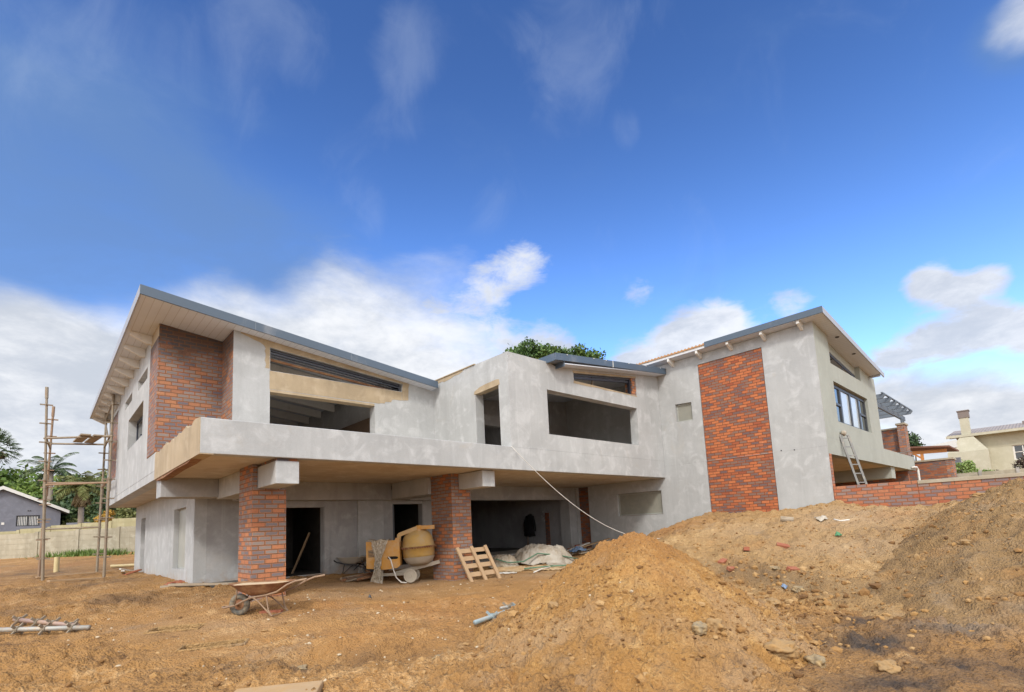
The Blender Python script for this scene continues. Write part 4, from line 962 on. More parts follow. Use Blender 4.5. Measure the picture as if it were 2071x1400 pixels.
# bundle of rusty rods and scrap timber left of the mixer
for i in range(14):
    a = P3(5.35+random.uniform(-.1,.35), 11.55+random.uniform(-.15,.3), .03+.016*(i%5)); b = P3(6.9+random.uniform(-.4,.2), 12.35+random.uniform(-.25,.3), .05+.03*(i%4))
    m = ('timber_dark','rust','timber_grey','rust')[i%4]
    lab = 'thin dark scrap stick in the pile between the rear wheelbarrow and the mixer'
    f = MB(); 
    if i % 3: f.tube([a, a.lerp(b,.5)+Vector((0,0,.012)), b], .017+.008*(i%3), 7)
    else: f.bar(a,b,.05,.03)
    tag(f.build('scrap_stick', [MT[m]]), lab, 'stick', 'scrap sticks beside the mixer')
# pallet leaning on the right pillar: two tall frames of boards
def pallet():
    t = thing('pallet', 'tan wooden pallet leaning against the right brick pillar', 'pallet', (7.80,10.02,HG(7.8,10.02)))
    A = Vector((7.62,9.72,HG(7.62,9.72)-.02)); C = Vector((8.42,9.62,HG(8.42,9.62)-.02)); lean = Vector((-.10,.42,.83))
    iv = Matrix.Translation(-Vector(t.location))
    d = (C-A); up = lean.normalized(); L = .93
    nrm = d.cross(up).normalized()
    def pt(u, v, w=0): return A + d*u + up*v*L + nrm*w
    for u in (0,.5,1.0):
        o = MB().bar(pt(u,0), pt(u,1.0), .085,.05, nrm).build('stringer', [MT['timber_pale']], t, bevel=.003); o.matrix_parent_inverse = iv
    for v in (.90,.68,.46,.22):
        o = MB().bar(pt(-.04,v,-.035), pt(1.04,v+.01,-.035), .115,.018, nrm).build('board', [MT['timber_pale']], t, bevel=.002); o.matrix_parent_inverse = iv
pallet()
# sheets and sacks
def drape(name, cx, cy, lx, ly, rz, amp, mat, label, cat, lift=.03, seed=0, bulge=0.0, wr=9, group=None, nx=60, ny=44, zf=None):
    V = []; c, s = math.cos(rz), math.sin(rz); rs = random.Random(seed); o3 = Vector((rs.random()*30, rs.random()*30, 0))
    xs = []; ys = []; zz = []
    for j in range(ny):
        for i in range(nx):
            u = i/(nx-1)*2-1; v = j/(ny-1)*2-1
            e = 1+.14*mnoise.noise(Vector((u*2,v*2,0))+o3)+.05*mnoise.noise(Vector((u*6,v*6,3))+o3)
            x = cx+(u*lx*c-v*ly*s)*e; y = cy+(u*lx*s+v*ly*c)*e
            q = Vector((x*wr,y*wr,0)); r2 = min(1,u*u+v*v)
            h = bulge*(1-r2**1.6)*(1+.25*mnoise.noise(Vector((u*1.6,v*1.6,7))+o3)) if bulge else 0
            wrk = amp*(mnoise.noise(q*.35+o3)+.6*(1-abs(2*mnoise.noise(q*.8+o3)))+.3*mnoise.noise(q*2+o3))
            xs.append(x); ys.append(y); zz.append(h+wrk*(1 if bulge else .7)+lift)
    z = top_h(np.array(xs), np.array(ys))+np.array(zz)
    V = np.stack([xs,ys,z],-1); F = [(j*nx+i,j*nx+i+1,(j+1)*nx+i+1,(j+1)*nx+i) for j in range(ny-1) for i in range(nx-1)]
    o = np_mesh(name, V, np.array(F), MT[mat]); md = o.modifiers.new('thickness','SOLIDIFY'); md.thickness = .008
    return tag(o, label, cat, group)
drape('tarpaulin', 11.15,10.85,.95,.55,rz+.05,.085,'tarp','pale crumpled tarpaulin bundled over a heap in front of the garage opening','tarpaulin',0,5,.50,8,None,90,60)
drape('tarpaulin', 9.95,11.15,.42,.42,rz,.04,'plastic_wrap','clear creased plastic sheeting at the left end of the pale tarpaulin bundle','plastic sheet',.02,6,.30,9)
drape('flat_sack', 9.75,10.25,.75,.34,rz,.03,'sack_tan','flattened tan sack on the soil in front of the tarpaulin bundle','sack',.02,7,0,8,'flattened sacks')
drape('flat_sack', 10.75,9.55,.85,.36,rz+.1,.03,'sack_tan','flattened tan sack with green straps nearest the tall sand heap','sack',.02,8,0,8,'flattened sacks')
drape('flat_sack', 11.3,9.75,.7,.22,rz-.1,.03,'tarp','flattened pale sack between the sand heap and the tarpaulin bundle','sack',.03,9,0,8,'flattened sacks')
drape('flat_sack', 9.05,10.0,.22,.14,rz,.02,'white_plastic','small white plastic bag on the soil beside the pallet','plastic bag',.02,10,0,9)
def curve_thing(name, pts, r, mat, label, cat, lift=.03, group=None):
    P_ = [P3(x,y,lift+d) for x, y, d in pts]
    return tag(MB().tube(P_, r, 6).build(name, [MT[mat]], smooth=True), label, cat, group)
curve_thing('strap', [(9.5,11.0,.22),(9.75,10.75,.12),(10.2,10.6,.12),(10.7,10.5,.30),(11.3,10.3,.22),(11.9,10.0,.05)],.02,'strap_green','dark green strap trailing across the front of the tarpaulin bundle','strap')
curve_thing('strap', [(9.6,9.95,.03),(10.2,9.75,.05),(10.7,9.6,.05),(11.3,9.35,.04),(11.7,9.3,.03)],.02,'strap_green','dark green strap lying on the flattened tan sacks','strap')
curve_thing('plastic_tube', [(9.42,9.42,.0),(9.9,9.6,.02),(10.45,9.72,.03)],.018,'white_plastic','thin white plastic tube on the soil in front of the flattened sacks','tube')
# rubble by the tall wall
for (x,y,lx,ly,lz,a,lab,m) in ((15.35,11.6,.40,.05,.42,-.25,'grey square panel leaning on the court wall, left one of two','concrete'),(15.42,11.05,.40,.05,.40,-.2,'grey square panel leaning on the court wall, right one of two','light_screen')):
    M = Matrix.Translation((x,y,H(x,y)-.02)) @ Matrix.Rotation(PI/2+.15,4,'Z') @ Matrix.Rotation(-.25,4,'X')
    tag(MB().box(-lx/2,lx/2,-ly/2,ly/2,0,lz,M).build('slab_panel', [MT[m]], bevel=.004), lab, 'panel', 'panels leaning on the court wall')
for i, (p, q, m, lab) in enumerate((((13.0,11.7,.05),(14.9,11.0,.42),'timber_pale','slanting pale plank propped on the rubble by the court wall'),((12.6,11.3,.05),(14.2,11.3,.15),'timber_grey','grey plank lowest on the rubble by the garage jamb'),((13.1,10.9,.08),(14.7,10.6,.25),'timber_grey','grey plank on the rubble beside the blue bag'),((13.5,11.9,.12),(14.6,11.7,.34),'white_plastic','white plastic trunking strip on top of the rubble'))):
    tag(MB().bar(P3(p[0],p[1],p[2]),P3(q[0],q[1],q[2]),.14,.03).build('plank', [MT[m]], bevel=.003), lab, 'plank', 'planks on the rubble')
drape('blue_bag', 13.3,11.15,.28,.16,rz,.03,'blue_plastic','blue plastic bag on the rubble by the garage jamb','plastic bag',.16,12,.12)
drape('green_bag', 11.75,10.35,.16,.1,rz,.02,'green_plastic','small green plastic scrap at the right end of the tarpaulin','plastic scrap',.06,13,.08)
for i,(x,y) in enumerate(((14.6,12.5),(14.9,12.3),(14.75,12.75),(15.1,12.65),(14.4,12.3),(15.2,12.2),(14.95,12.55))):
    M = Matrix.Translation((x,y,H(x,y)+.04+.09*(i==6)+.08*(i==3))) @ Matrix.Rotation(random.uniform(0,3),4,'Z') @ Matrix.Rotation(random.uniform(-.3,.3),4,'X')
    tag(MB().box(-.11,.11,-.05,.05,-.036,.036,M).build('brick', [MT['clay']], bevel=.004), 'loose red brick in the small heap below the brick slot', 'brick', 'loose bricks below the brick slot')
# jacket on the garage wall, with a pole below it
jk = thing('jacket', 'black jacket hanging on the side wall inside the dark garage', 'jacket', (15.40,15.4,.4))
def jacket():
    f = MB(); L = []
    for z, w, d in ((.02,.07,.05),(-.04,.14,.07),(-.14,.21,.09),(-.40,.24,.11),(-.70,.29,.12),(-.86,.32,.13),(-.90,.30,.10)):
        L.append([(-d-.0+d*.9*math.cos(2*PI*k/16), w*math.sin(2*PI*k/16)+.02*mnoise.noise(Vector((k,z*5,0))), z+.025*math.sin(k*1.3)*(z<-.6)) for k in range(16)])
    vs = [p for l in L for p in l]; fs = [(i*16+k,i*16+(k+1)%16,(i+1)*16+(k+1)%16,(i+1)*16+k) for i in range(len(L)-1) for k in range(16)]
    fs += [tuple(range(16)), tuple(range((len(L)-1)*16,len(L)*16))]
    f.add(vs,fs).build('body', [MT['black_cloth']], jk, smooth=True)
    for s in (-1,1): MB().tube([(-.07,s*.15,-.08),(-.1,s*.25,-.35),(-.09,s*.29,-.72)],[.07,.075,.06],10).build('sleeve', [MT['black_cloth']], jk, smooth=True)
jacket()
tag(MB().bar((15.36,15.62,-1.03),(15.38,15.60,-.2),.07,.06).build('timber_post', [MT['timber_dark']]), 'dark timber post below the black jacket in the garage', 'post')
tag(MB().bar((5.05,14.25,-1.02),(5.42,14.0,.05),.12,.035).build('plank', [MT['timber_pale']]), 'slanting yellowish plank leaning inside the dark left doorway', 'plank')
# rope stretched from the balcony corner to the bank
pts = []
A_, B_ = Vector((8.46,9.01,1.93)), Vector((12.55,7.45,H(12.55,7.45)+.03))
for i in range(25):
    k = i/24; p = A_.lerp(B_, k); p.z -= .62*4*k*(1-k)*(1+.25*(k-.5)); pts.append(p)
tag(MB().tube(pts,.0075,6).build('rope', [MT['rope']], smooth=True), 'pale rope sagging from the balcony edge down to the soil bank', 'rope')
# aluminium ladder against the street wall of the tall block
ld = thing('ladder', 'dusty aluminium ladder leaning on the balcony front of the tall block', 'ladder', (18.9,3.55,.2))
iv = Matrix.Translation((-18.9,-3.55,-.2))
a0, a1 = Vector((17.45,3.60,-.2)), Vector((17.10,4.00,2.15)); wv = Vector((.30,-.13,0)); ld.location = (17.3,3.7,-.2); iv = Matrix.Translation((-17.3,-3.7,.2))
for s in (-1,1):
    o = MB().bar(a0+wv*.5*s, a1+wv*.5*s, .03,.06).build('rail', [MT['alu']], ld); o.matrix_parent_inverse = iv
for k in range(9):
    p = a0.lerp(a1, .06+k*.112); o = MB().bar(p-wv*.49, p+wv*.49, .03,.03).build('rung', [MT['alu']], ld); o.matrix_parent_inverse = iv
V, F = ico(2, 91, .5)
o = np_mesh('rag', V*np.array([.15,.06,.08]), F, MT['cement_dust'], smooth=True); o.location = (17.10,4.0,2.20); tag(o, 'dirty pale rag bundled over the top of the ladder', 'rag')
# steel poles lying on the ground
def lug_pole(x0,y0,x1,y1,r,mat,label,lugs,lift=.05,name='scaffold_pole'):
    zt_ = [HG(x0+(x1-x0)*k/8, y0+(y1-y0)*k/8) for k in range(9)]; sl_ = (sum(zt_[5:])/4-sum(zt_[:4])/4)*8/5; m0_ = sum(zt_)/9-sl_/2; off_ = max(z-(m0_+sl_*k/8) for k, z in enumerate(zt_))*.8
    a, b = Vector((x0,y0,m0_+off_+lift)), Vector((x1,y1,m0_+sl_+off_+lift)); d = (b-a).normalized(); sd = d.cross(Vector((0,0,1))).normalized()
    t = thing(name, label, 'pole', tuple(a.lerp(b,.5)), 0, 'scaffold poles on the ground'); iv = Matrix.Translation(-a.lerp(b,.5))
    o = MB().tube([a,b], r, 12).build('tube', [MT[mat]], t, smooth=True); o.matrix_parent_inverse = iv
    for k in lugs:
        p = a.lerp(b,k); f = MB().tube([p-d*.03,p+d*.03], r*1.45, 10)
        e = (sd*.8+Vector((0,0,.6))).normalized(); g = (sd*.75-Vector((0,0,.55))).normalized()
        for q in (e,-e,g,-g): f.bar(p, p+q*(r+.085), .035,.018, d)
        o = f.build('lug', [MT['scaf_steel' if mat != 'pole_blue' else mat]], t); o.matrix_parent_inverse = iv
lug_pole(-.75,11.28,.62,10.12,.036,'pole_grey','grey steel scaffold pole with lugs on the soil at the left edge, the front one',(.20,.42,.64,.86),.04)
lug_pole(-.22,11.62,.50,10.36,.034,'pole_mauve','rusty mauve scaffold pole with lugs on the soil, behind the grey one',(.08,.38,.62,.9),.07)
lug_pole(4.62,5.86,6.72,6.60,.034,'pole_blue','bluish grey scaffold pole on the soil against the foot of the sand heap',(.22,.6),.045)
lug_pole(5.55,6.35,6.3,6.62,.026,'pole_grey','short thin grey pole on the soil behind the bluish pole',(.3,),.05)
# manhole frames sunk in the soil
def frame_box(c, lx, ly, rz_, label):
    t = thing('manhole_frame', label, 'manhole frame', (c[0],c[1],HG(*c)+.32), rz_, 'concrete manhole frames')
    f = MB().wall([(-lx,-ly),(lx,-ly),(lx,ly),(-lx,ly)], [[(-lx+.035,-ly+.035),(lx-.035,-ly+.035),(lx-.035,ly-.035),(-lx+.035,ly-.035)]], (-.35,.012), fXY)
    f.build('kerb', [MT['soil_bank']], t, bevel=.012)
    MB().box(-lx+.036,lx-.036,-ly+.036,ly-.036,-.34,-.24).build('floor', [MT['soil_bank']], t)
frame_box((1.58,9.22), .36, .22, rz+.25, 'concrete manhole frame sunk in the soil left of the front wheelbarrow')
frame_box((1.75,7.75), .40, .18, rz+.32, 'half buried concrete manhole frame nearer the foreground')
x, y = 1.58, 4.92
M = Matrix.Translation((x,y,H(x,y)+.02)) @ Matrix.Rotation(rz+.18,4,'Z') @ Matrix.Rotation(.03,4,'X')
tag(MB().box(-.42,.36,-.35,.38,-.06,.03,M).build('concrete_slab', [MT['dirty_concrete']], bevel=.012), 'flat tan concrete slab lying at the bottom edge of the picture', 'slab')
# small leftovers
M = Matrix.Translation((2.86,9.02,H(2.86,9.02)+.03)) @ Matrix.Rotation(rz+.08,4,'Z')
tag(MB().box(-.17,.17,-.06,.06,-.02,.012,M).box(-.17,.17,-.06,-.035,.012,.03,M).box(-.17,.17,.035,.06,.012,.03,M).build('broken_tile', [MT['clay']], bevel=.003), 'broken pinkish clay channel on the soil in front of the wheelbarrow', 'tile')
for (p, q, w, m, lab) in (((2.25,14.1),(3.25,12.75),.09,'timber_grey','grey timber batten on the soil at the corner of the ground floor room'),((2.15,14.35),(2.75,13.6),.13,'timber_grey','short grey board end on the soil left of the batten')):
    tag(MB().bar(P3(*p,.05),P3(*q,.05),w,.05).build('batten', [MT[m]], bevel=.003), lab, 'batten', 'battens by the house corner')
o = rock(2.52,14.9,.22,'rust red broken clay slab by the corner of the ground floor room','clay',.35,.5,2)
for i,(x,y) in enumerate(((2.45,22.9),(2.2,22.2),(2.35,21.6),(2.5,22.5))):
    M = Matrix.Translation((x,y,H(x,y)+.06)) @ Matrix.Rotation(.5+i*.9,4,'Z') @ Matrix.Rotation(.25,4,'Y')
    tag(MB().box(-.35,.35,-.05,.05,-.02,.02,M).build('splinter', [MT['white_plastic' if i<2 else 'clay']]), 'broken strip lying at the foot of the left side wall', 'strip', 'broken strips by the left wall')
# bricks, stones and litter on the bank
def brick_on(x, y, rzz, tx, ty, label, m='clay', s=1.0):
    M = Matrix.Translation((x,y,H(x,y)+.02)) @ Matrix.Rotation(rzz,4,'Z') @ Matrix.Rotation(tx,4,'X') @ Matrix.Rotation(ty,4,'Y')
    return tag(MB().box(-.115*s,.115*s,-.055*s,.055*s,-.04*s,.04*s,M).build('brick', [MT[m]], bevel=.006), label, 'brick', 'loose bricks on the bank')
brick_on(10.65,4.45,rz+1.2,.1,.2,'small red brick half on the bank, left of the long red brick')
brick_on(10.9,3.80,rz-.5,.3,.25,'long red brick tilted on the bank, the largest loose brick there',s=1.25)
brick_on(9.75,4.55,rz+.8,.2,-.2,'red brick fragment in the gully behind the sand heap')
brick_on(9.35,4.2,rz+.3,.4,.1,'dark red brick fragment low in the gully behind the sand heap','clay',.8)
brick_on(9.6,3.25,rz+.3,.5,.1,'reddish brick piece half buried right of the gully','clay',.9)
a, b = P3(13.0,4.55,.06), P3(13.1,4.3,.04); tag(MB().tube([a,b],.07,10).build('timber_log', [MT['timber_grey']]), 'short brown log end on top of the bank below the brick panel', 'log')
curve_thing('plastic_tube', [(12.95,3.42,.04),(12.9,3.28,.03),(12.95,3.12,.06)],.018,'white_plastic','curved white plastic offcut on the bank below the tall wall','offcut')
drape('blue_rag', 9.05,3.22,.045,.035,0,.01,'blue_plastic','small blue plastic scrap at the foot of the bank','plastic scrap',.04,14,.04,9,None,14,12)
drape('green_rag', 11.8,3.07,.07,.045,0,.01,'green_plastic','green plastic scrap on the middle of the bank','plastic scrap',.04,15,.04,9,None,14,12)
drape('blue_scrap', 4.57,8.92,.03,.025,0,.02,'frame_window','tiny dark blue scrap on the bare soil in the middle','plastic scrap',.03,16,.05,9,None,12,10)
drape('white_bag', 13.25,3.75,.12,.07,rz,.03,'tarp','torn pale plastic litter on top of the bank','plastic scrap',.03,17,.05,9,None,30,20)
rock(4.77,2.52,.08,'pale greenish stone at the front foot of the sand heap, leftmost of the large ones','rock_grey',.8,.3,0)
rock(4.93,2.44,.085,'brown stone at the front foot of the sand heap, between two greyer ones','rock',.8,1.3,1)
rock(5.27,1.98,.13,'largest stone, greenish brown, right of the foot of the sand heap','rock',.62,2.0,2)
rock(5.42,1.72,.08,'dark grey rounded stone right of the largest stone','rock_grey',.8,.8,3)
rock(5.6,1.20,.09,'ochre stone farthest right in the foreground','rock',.7,2.8,4)
rock(9.6,3.55,.09,'pale flat oval stone on the lower bank','rock_grey',.4,.2,5)
rock(8.95,2.98,.09,'pale angular stone at the toe of the bank','rock_grey',.6,1.2,1)
rock(7.95,3.05,.11,'ochre clod like stone in the dip right of the sand heap','rock',.6,.4,2)
rock(3.4,5.0,.06,'small flat pale stone in the left foreground, the right one','rock_grey',.4,.2,3)
rock(2.3,6.2,.08,'flat pale stone in the left foreground','rock_grey',.35,1.2,4)
rock(4.35,4.05,.06,'brown stone at the left foot of the sand heap','rock',.7,1.0,5)
rock(12.9,.95,.13,'flat brown stone near the top left of the dark mound','rock',.4,1.2,1)
rock(10.2,1.0,.09,'brown stone at the foot of the dark mound','rock',.5,.2,0)
# ------------------------------------------------------------------ neighbours and planting
def frame_M(p, q):
    """matrix with x from p to q on the ground and y away from the viewer"""
    p = Vector((*p,0)); q = Vector((*q,0)); x = (q-p).normalized(); y = Vector((-x.y,x.x,0))
    return Matrix(((x.x,y.x,0,p.x),(x.y,y.y,0,p.y),(0,0,1,0),(0,0,0,1))), (q-p).length
def precast(label, p, q, zb, tops, npan, mat, rows):
    """concrete panel fence; tops: panel top heights from p to q"""
    M, L = frame_M(p, q); t = thing('precast_wall', label, 'wall', (p[0],p[1],zb)); iv = Matrix.Translation((-p[0],-p[1],-zb)); w = L/npan
    for i in range(npan):
        zt_ = tops[min(i, len(tops)-1)]; n = rows
        f = MB(); h = (zt_-zb)/n
        for k in range(n): f.box(i*w+.09,(i+1)*w-.09,-.022,.022,zb+k*h,zb+(k+1)*h-.03,M)
        f.box(i*w+.09,(i+1)*w-.09,-.012,.012,zb,zt_-.03,M)
        o = f.build('panel', [MT[mat]], t); o.matrix_parent_inverse = iv
    for i in range(npan+1):
        zt_ = tops[min(max(i-1,0), len(tops)-1)]
        o = MB().box(i*w-.088,i*w+.088,-.07,.07,zb-.2,zt_+.03,M).build('post', [MT[mat]], t); o.matrix_parent_inverse = iv
precast('near concrete panel fence across the back of the plot, left of the house', (-9.6,46.1), (6.3,31.35), -.62, [.80,.80,.80,.80,.81,.82,.85,.88,.93,.97,.99], 10, 'precast', 5)
precast('yellowish stepped concrete panel fence behind the near fence', (-4,49.8), (8,39.4), .2, [1.05,1.2,1.32,1.45,1.52,1.72,1.80,1.98,2.02], 8, 'precast_yellow', 5)
# grey gabled house at the left
def grey_house():
    d = Vector((.73,-.68,0)).normalized()
    p = Vector((-10.3,56,0)); M, L = frame_M((p.x,p.y), (p.x+1,p.y)); t = thing('house', 'low grey house with white barge boards and a barred window behind the fence', 'house', (p.x,p.y,0))
    iv = Matrix.Translation(-p)
    def pp(mb, n, m, par=None):
        o = mb.build(n, [MT[m]], par or t)
        if par is None: o.matrix_parent_inverse = iv
        return o
    XA, XB, XR = 4.7, 11.53, 8.1                        # gable wall from XA to XB, ridge at XR
    zr, ze = 4.62, 2.86
    g = lambda u, v, w: M @ Vector((u, w, v))
    pp(MB().wall([(XA,-.5),(XB,-.5),(XB,ze),(XR,zr),(XA,ze)], [[(8.93,1.75),(10.3,1.75),(10.3,2.6),(8.93,2.6)]], (0,.25), g), 'wall', 'grey_wall')
    pp(MB().box(XA,XB,.25,9,-.5,ze,M), 'wall', 'grey_wall')
    for a, b in ((XA-.53,2.66),(XB+.53,2.70)):
        s = (zr-b)/(XR-a)
        pp(MB().prism([(a,b),(XR,zr+.03),(XR,zr+.30),(a,b+.24)], (-.35,-.28), g), 'barge_board', 'roof_white')
        pp(MB().prism([(a,b+.06),(XR,zr+.1),(XR,zr+.28),(a,b+.22)], (-.27,9), g), 'roof', 'roof_white')
    w = pp(MB().box(8.93,10.3,.06,.12,1.75,1.81,M).box(8.93,10.3,.06,.12,2.53,2.6,M).box(8.93,9.0,.06,.12,1.81,2.53,M).box(10.23,10.3,.06,.12,1.81,2.53,M).box(9.57,9.66,.06,.12,1.81,2.53,M), 'window', 'black_metal')
    pp(MB().box(9.0,10.23,.13,.15,1.81,2.53,M), 'pane', 'glass', w)
    f = MB()
    for k in range(13):
        x = 9.03+k*.092
        if abs(x+.02-9.615) > .07: f.box(x,x+.032,.09,.11,1.82,2.52,M)
    pp(f, 'burglar_bars', 'burglar', w)
    pp(MB().box(9.55,9.63,-.03,.0,2.93,3.0,M).box(9.68,9.76,-.03,.0,2.93,3.0,M), 'wall_vent', 'black_metal')
    pp(MB().box(8.12,8.28,-.03,.0,1.9,2.08,M), 'meter_box', 'white_paint')
grey_house()
lw = MB(); M, L = frame_M((1.6,55.4),(6.5,50.8)); lw.box(0,L,0,.2,0,1.9,M)
tag(lw.build('garden_wall', [MT['grey_wall']]), 'low grey garden wall right of the grey house', 'wall')
# cream house at the right, across the garden wall
K = 1.53
def cream_house():
    X = 52.0; t = thing('house', 'cream house with a corrugated grey roof and a tapered chimney', 'house', (X,2,0)); iv = Matrix.Translation((-X,-2,0))
    def pp(mb, n, m, par=None):
        o = mb.build(n, [MT[m]], par or t)
        if par is None: o.matrix_parent_inverse = iv
        return o
    ye = 3.6                                               # left end of the house
    pp(MB().wall([(-14,-.5),(ye,-.5),(ye,5.02),(-14,5.02)], [[(-.3,2.95),(1.72,2.95),(1.72,4.05),(-.3,4.05)]], (X,X+.3), fYZ), 'wall', 'cream_wall')
    pp(MB().box(X+.3,X+9,ye-.3,ye,-.5,5.0), 'wall', 'cream_wall')
    pp(MB().box(X-.01,X-.002,-14,2.6,4.02,4.07), 'plaster_band', 'cream_wall')
    s = math.tan(math.radians(9.5))
    rf = pp(MB().prism([(X-.7,5.10),(X+4.5,5.10+s*5.2),(X+9.7,5.10),(X+9.7,5.2),(X+4.5,5.2+s*5.2),(X-.7,5.2)], (-15,ye+1.6), fXZ), 'roof', 'roof_tiles')
    pp(MB().box(X-.85,X-.71,-15,ye+1.6,4.98,5.16).box(X-.7,X,-15,ye+1.5,5.0,5.06), 'gutter', 'cream_wall', rf)
    pp(MB().prism([(X-.85,4.95),(X+4.5,5.0+s*5.2),(X+9.8,4.95),(X+9.8,5.1),(X+4.5,5.15+s*5.2),(X-.85,5.1)], (ye+1.61,ye+1.7), fXZ), 'barge_board', 'roof_white', rf)
    pp(MB().box(X+2.2,X+2.35,.9,1.05,5.4,5.95), 'vent_pipe', 'tile_grey', rf)
    # chimney: base, sloping shoulders, stack, dark cap
    C = MB(); y0, y1, d0 = 2.95, 5.25, 1.15
    f0 = [(X-d0,y0,-.5),(X-d0,y1,-.5),(X,y1,-.5),(X,y0,-.5)]; f1 = [(X-d0,y0,3.84),(X-d0,y1,3.84),(X,y1,3.84),(X,y0,3.84)]
    f2 = [(X-.75,3.80,5.15),(X-.75,4.32,5.15),(X-.1,4.32,5.15),(X-.1,3.80,5.15)]; f3 = [(a,b,6.45) for a,b,_ in f2]
    q = [(0,1,2,3)] + [(i,(i+1)%4,4+(i+1)%4,4+i) for i in range(4)] + [(4+i,4+(i+1)%4,8+(i+1)%4,8+i) for i in range(4)] + [(8+i,8+(i+1)%4,12+(i+1)%4,12+i) for i in range(4)] + [(15,14,13,12)]
    ch = pp(C.add(f0+f1+f2+f3, q), 'chimney', 'cream_wall')
    pp(MB().box(X-.80,X-.05,3.75,4.37,6.451,6.95).box(X-.85,X,3.70,4.42,6.951,7.02), 'chimney_cap', 'tile_grey', ch)
    w = pp(MB().box(X+.08,X+.14,-.3,1.72,2.95,3.03).box(X+.08,X+.14,-.3,1.72,3.97,4.05).box(X+.08,X+.14,1.62,1.72,3.03,3.97).box(X+.08,X+.14,-.3,-.2,3.03,3.97).box(X+.08,X+.14,.68,.76,3.03,3.97).box(X+.08,X+.14,.2,.26,3.03,3.97).box(X+.08,X+.14,1.16,1.22,3.03,3.97).box(X+.08,X+.14,-.2,1.62,3.48,3.53), 'window', 'white_paint')
    pp(MB().box(X+.145,X+.16,-.2,1.62,3.03,3.97), 'pane', 'glass', w)
cream_house()
pf = thing('precast_wall', 'low pale concrete panel wall in front of the cream house', 'wall', (32,1,.8)); iv = Matrix.Translation((-32,-1,-.8))
for i in range(7):
    y = 3.5-i*1.25
    o = MB().box(32,32.05,y-1.2,y-.05,.2,1.40).build('panel', [MT['precast']], pf); o.matrix_parent_inverse = iv
    o = MB().box(31.95,32.1,y-.049,y+.06,.2,1.47).build('post', [MT['concrete']], pf); o.matrix_parent_inverse = iv
cp = thing('carport', 'timber carport with a dark brown lean-to roof between the brick wall and chimney', 'carport', (40,4.8,2)); iv = Matrix.Translation((-40,-4.8,-2))
for mb, n, m in ((MB().prism([(3.95,3.36),(6.5,3.62),(6.5,3.72),(3.95,3.46)], (39.6,44), fYZ),'roof','roof_brown'),(MB().bar((40,4.15,3.2),(40,6.6,3.3),.14,.2),'beam','timber_orange'),(MB().box(39.93,40.07,5.27,5.42,.5,3.16),'post','timber_orange'),(MB().bar((40,5.34,2.85),(40,5.75,3.2),.1,.1),'brace','timber_orange')):
    o = mb.build(n, [MT[m]], cp); o.matrix_parent_inverse = iv
tag(MB().box(43.5,43.8,3.9,8,.3,2.95).build('garden_wall', [MT['grey_wall']]), 'grey rendered wall behind the timber carport', 'wall')
lt = MB().prism([(4.33,3.9),(6.0,4.12),(6.0,4.17),(4.33,4.44)], (47,47.6), fYZ)
tag(lt.build('outbuilding', [MT['roof_white']]), 'pale lean-to roof left of the chimney of the cream house', 'outbuilding')

# trees -----------------------------------------------------------------
def leaves(blobs_, n, size, seed, shell=.55, flat=1.0):
    r = np.random.default_rng(seed); B = np.array([b[:3] for b in blobs_]); Rb = np.array([b[3] for b in blobs_]); Sz = np.array([b[4] if len(b) > 4 else .75 for b in blobs_])
    w = Rb**2; k = r.choice(len(B), n, p=w/w.sum())
    d = r.normal(size=(n,3)); d /= np.linalg.norm(d,axis=1)[:,None]
    rad = (shell+(1-shell)*r.random(n)**.7)*(1+.16*r.normal(size=n))
    c = B[k]+d*(Rb[k]*rad)[:,None]*np.stack([np.ones(n),np.ones(n),Sz[k]],-1)
    u = r.normal(size=(n,3)); u /= np.linalg.norm(u,axis=1)[:,None]; v = np.cross(u, d+.6*r.normal(size=(n,3))); v /= np.linalg.norm(v,axis=1)[:,None]+1e-9
    s = size*(.6+.9*r.random(n))[:,None]
    V = np.stack([c-u*s*.5, c+v*s*.28, c+u*s*.5, c-v*s*.28], 1).reshape(-1,3)
    return V, np.arange(4*n).reshape(-1,4)
def tree(label, x, y, zb, h, rad, n, size, mat, seed, trunk_h=None, flat=.75, nb=9, cat='tree', name='tree', spread=1.0, bark='bark'):
    t = thing(name, label, cat, (x,y,zb), 0, 'trees and shrubs of the neighbouring gardens'); r = random.Random(seed)
    th = trunk_h if trunk_h is not None else h*.35; B = []
    for i in range(nb):
        a = r.uniform(0,6.28); q = rad*spread*math.sqrt(r.random())*.72
        B.append((q*math.cos(a), q*math.sin(a), th+(h-th)*r.uniform(.18,.85)*(1-.35*(q/rad)**2), rad*r.uniform(.32,.55), flat))
    V, F = leaves(B, n, size, seed)
    np_mesh('crown', V, F, MT[mat], t, smooth=False)
    f = MB().tube([(0,0,-.6),(r.uniform(-.1,.1)*rad,0,th*.6),(0,r.uniform(-.1,.1)*rad,th+(h-th)*.3)], [max(.08,h*.03),max(.06,h*.024),max(.03,h*.012)], 8)
    for i in range(5):
        b = B[i % nb]; f.tube([(0,0,th*.7),(b[0]*.4,b[1]*.4,(th+b[2])*.5),(b[0],b[1],b[2])],[h*.014,h*.010,h*.004],6)
    f.build('trunk', [MT[bark]], t, smooth=True)
    return t
G = -.5
tree('broad bright green tree behind the grey house, at the left edge of the picture', -4.6,80,G,10.2,5.6,6500,.50,'leaf_green',1,2.0,.8,14)
tree('bright green tree behind the roof ridge of the grey house', .2,76,G,9.4,5.0,6500,.48,'leaf_green',2,1.5,.8,14)
tree('dark green tree behind the feather palm, right of the grey roof', 3.3,71,G,7.9,4.0,5200,.42,'leaf_dark',3,1.2,.8,12)
tree('tall olive green tree with a thin top behind the scaffold', 4.3,66,G,8.9,2.8,3000,.36,'leaf_olive',4,3.0,.7,10)
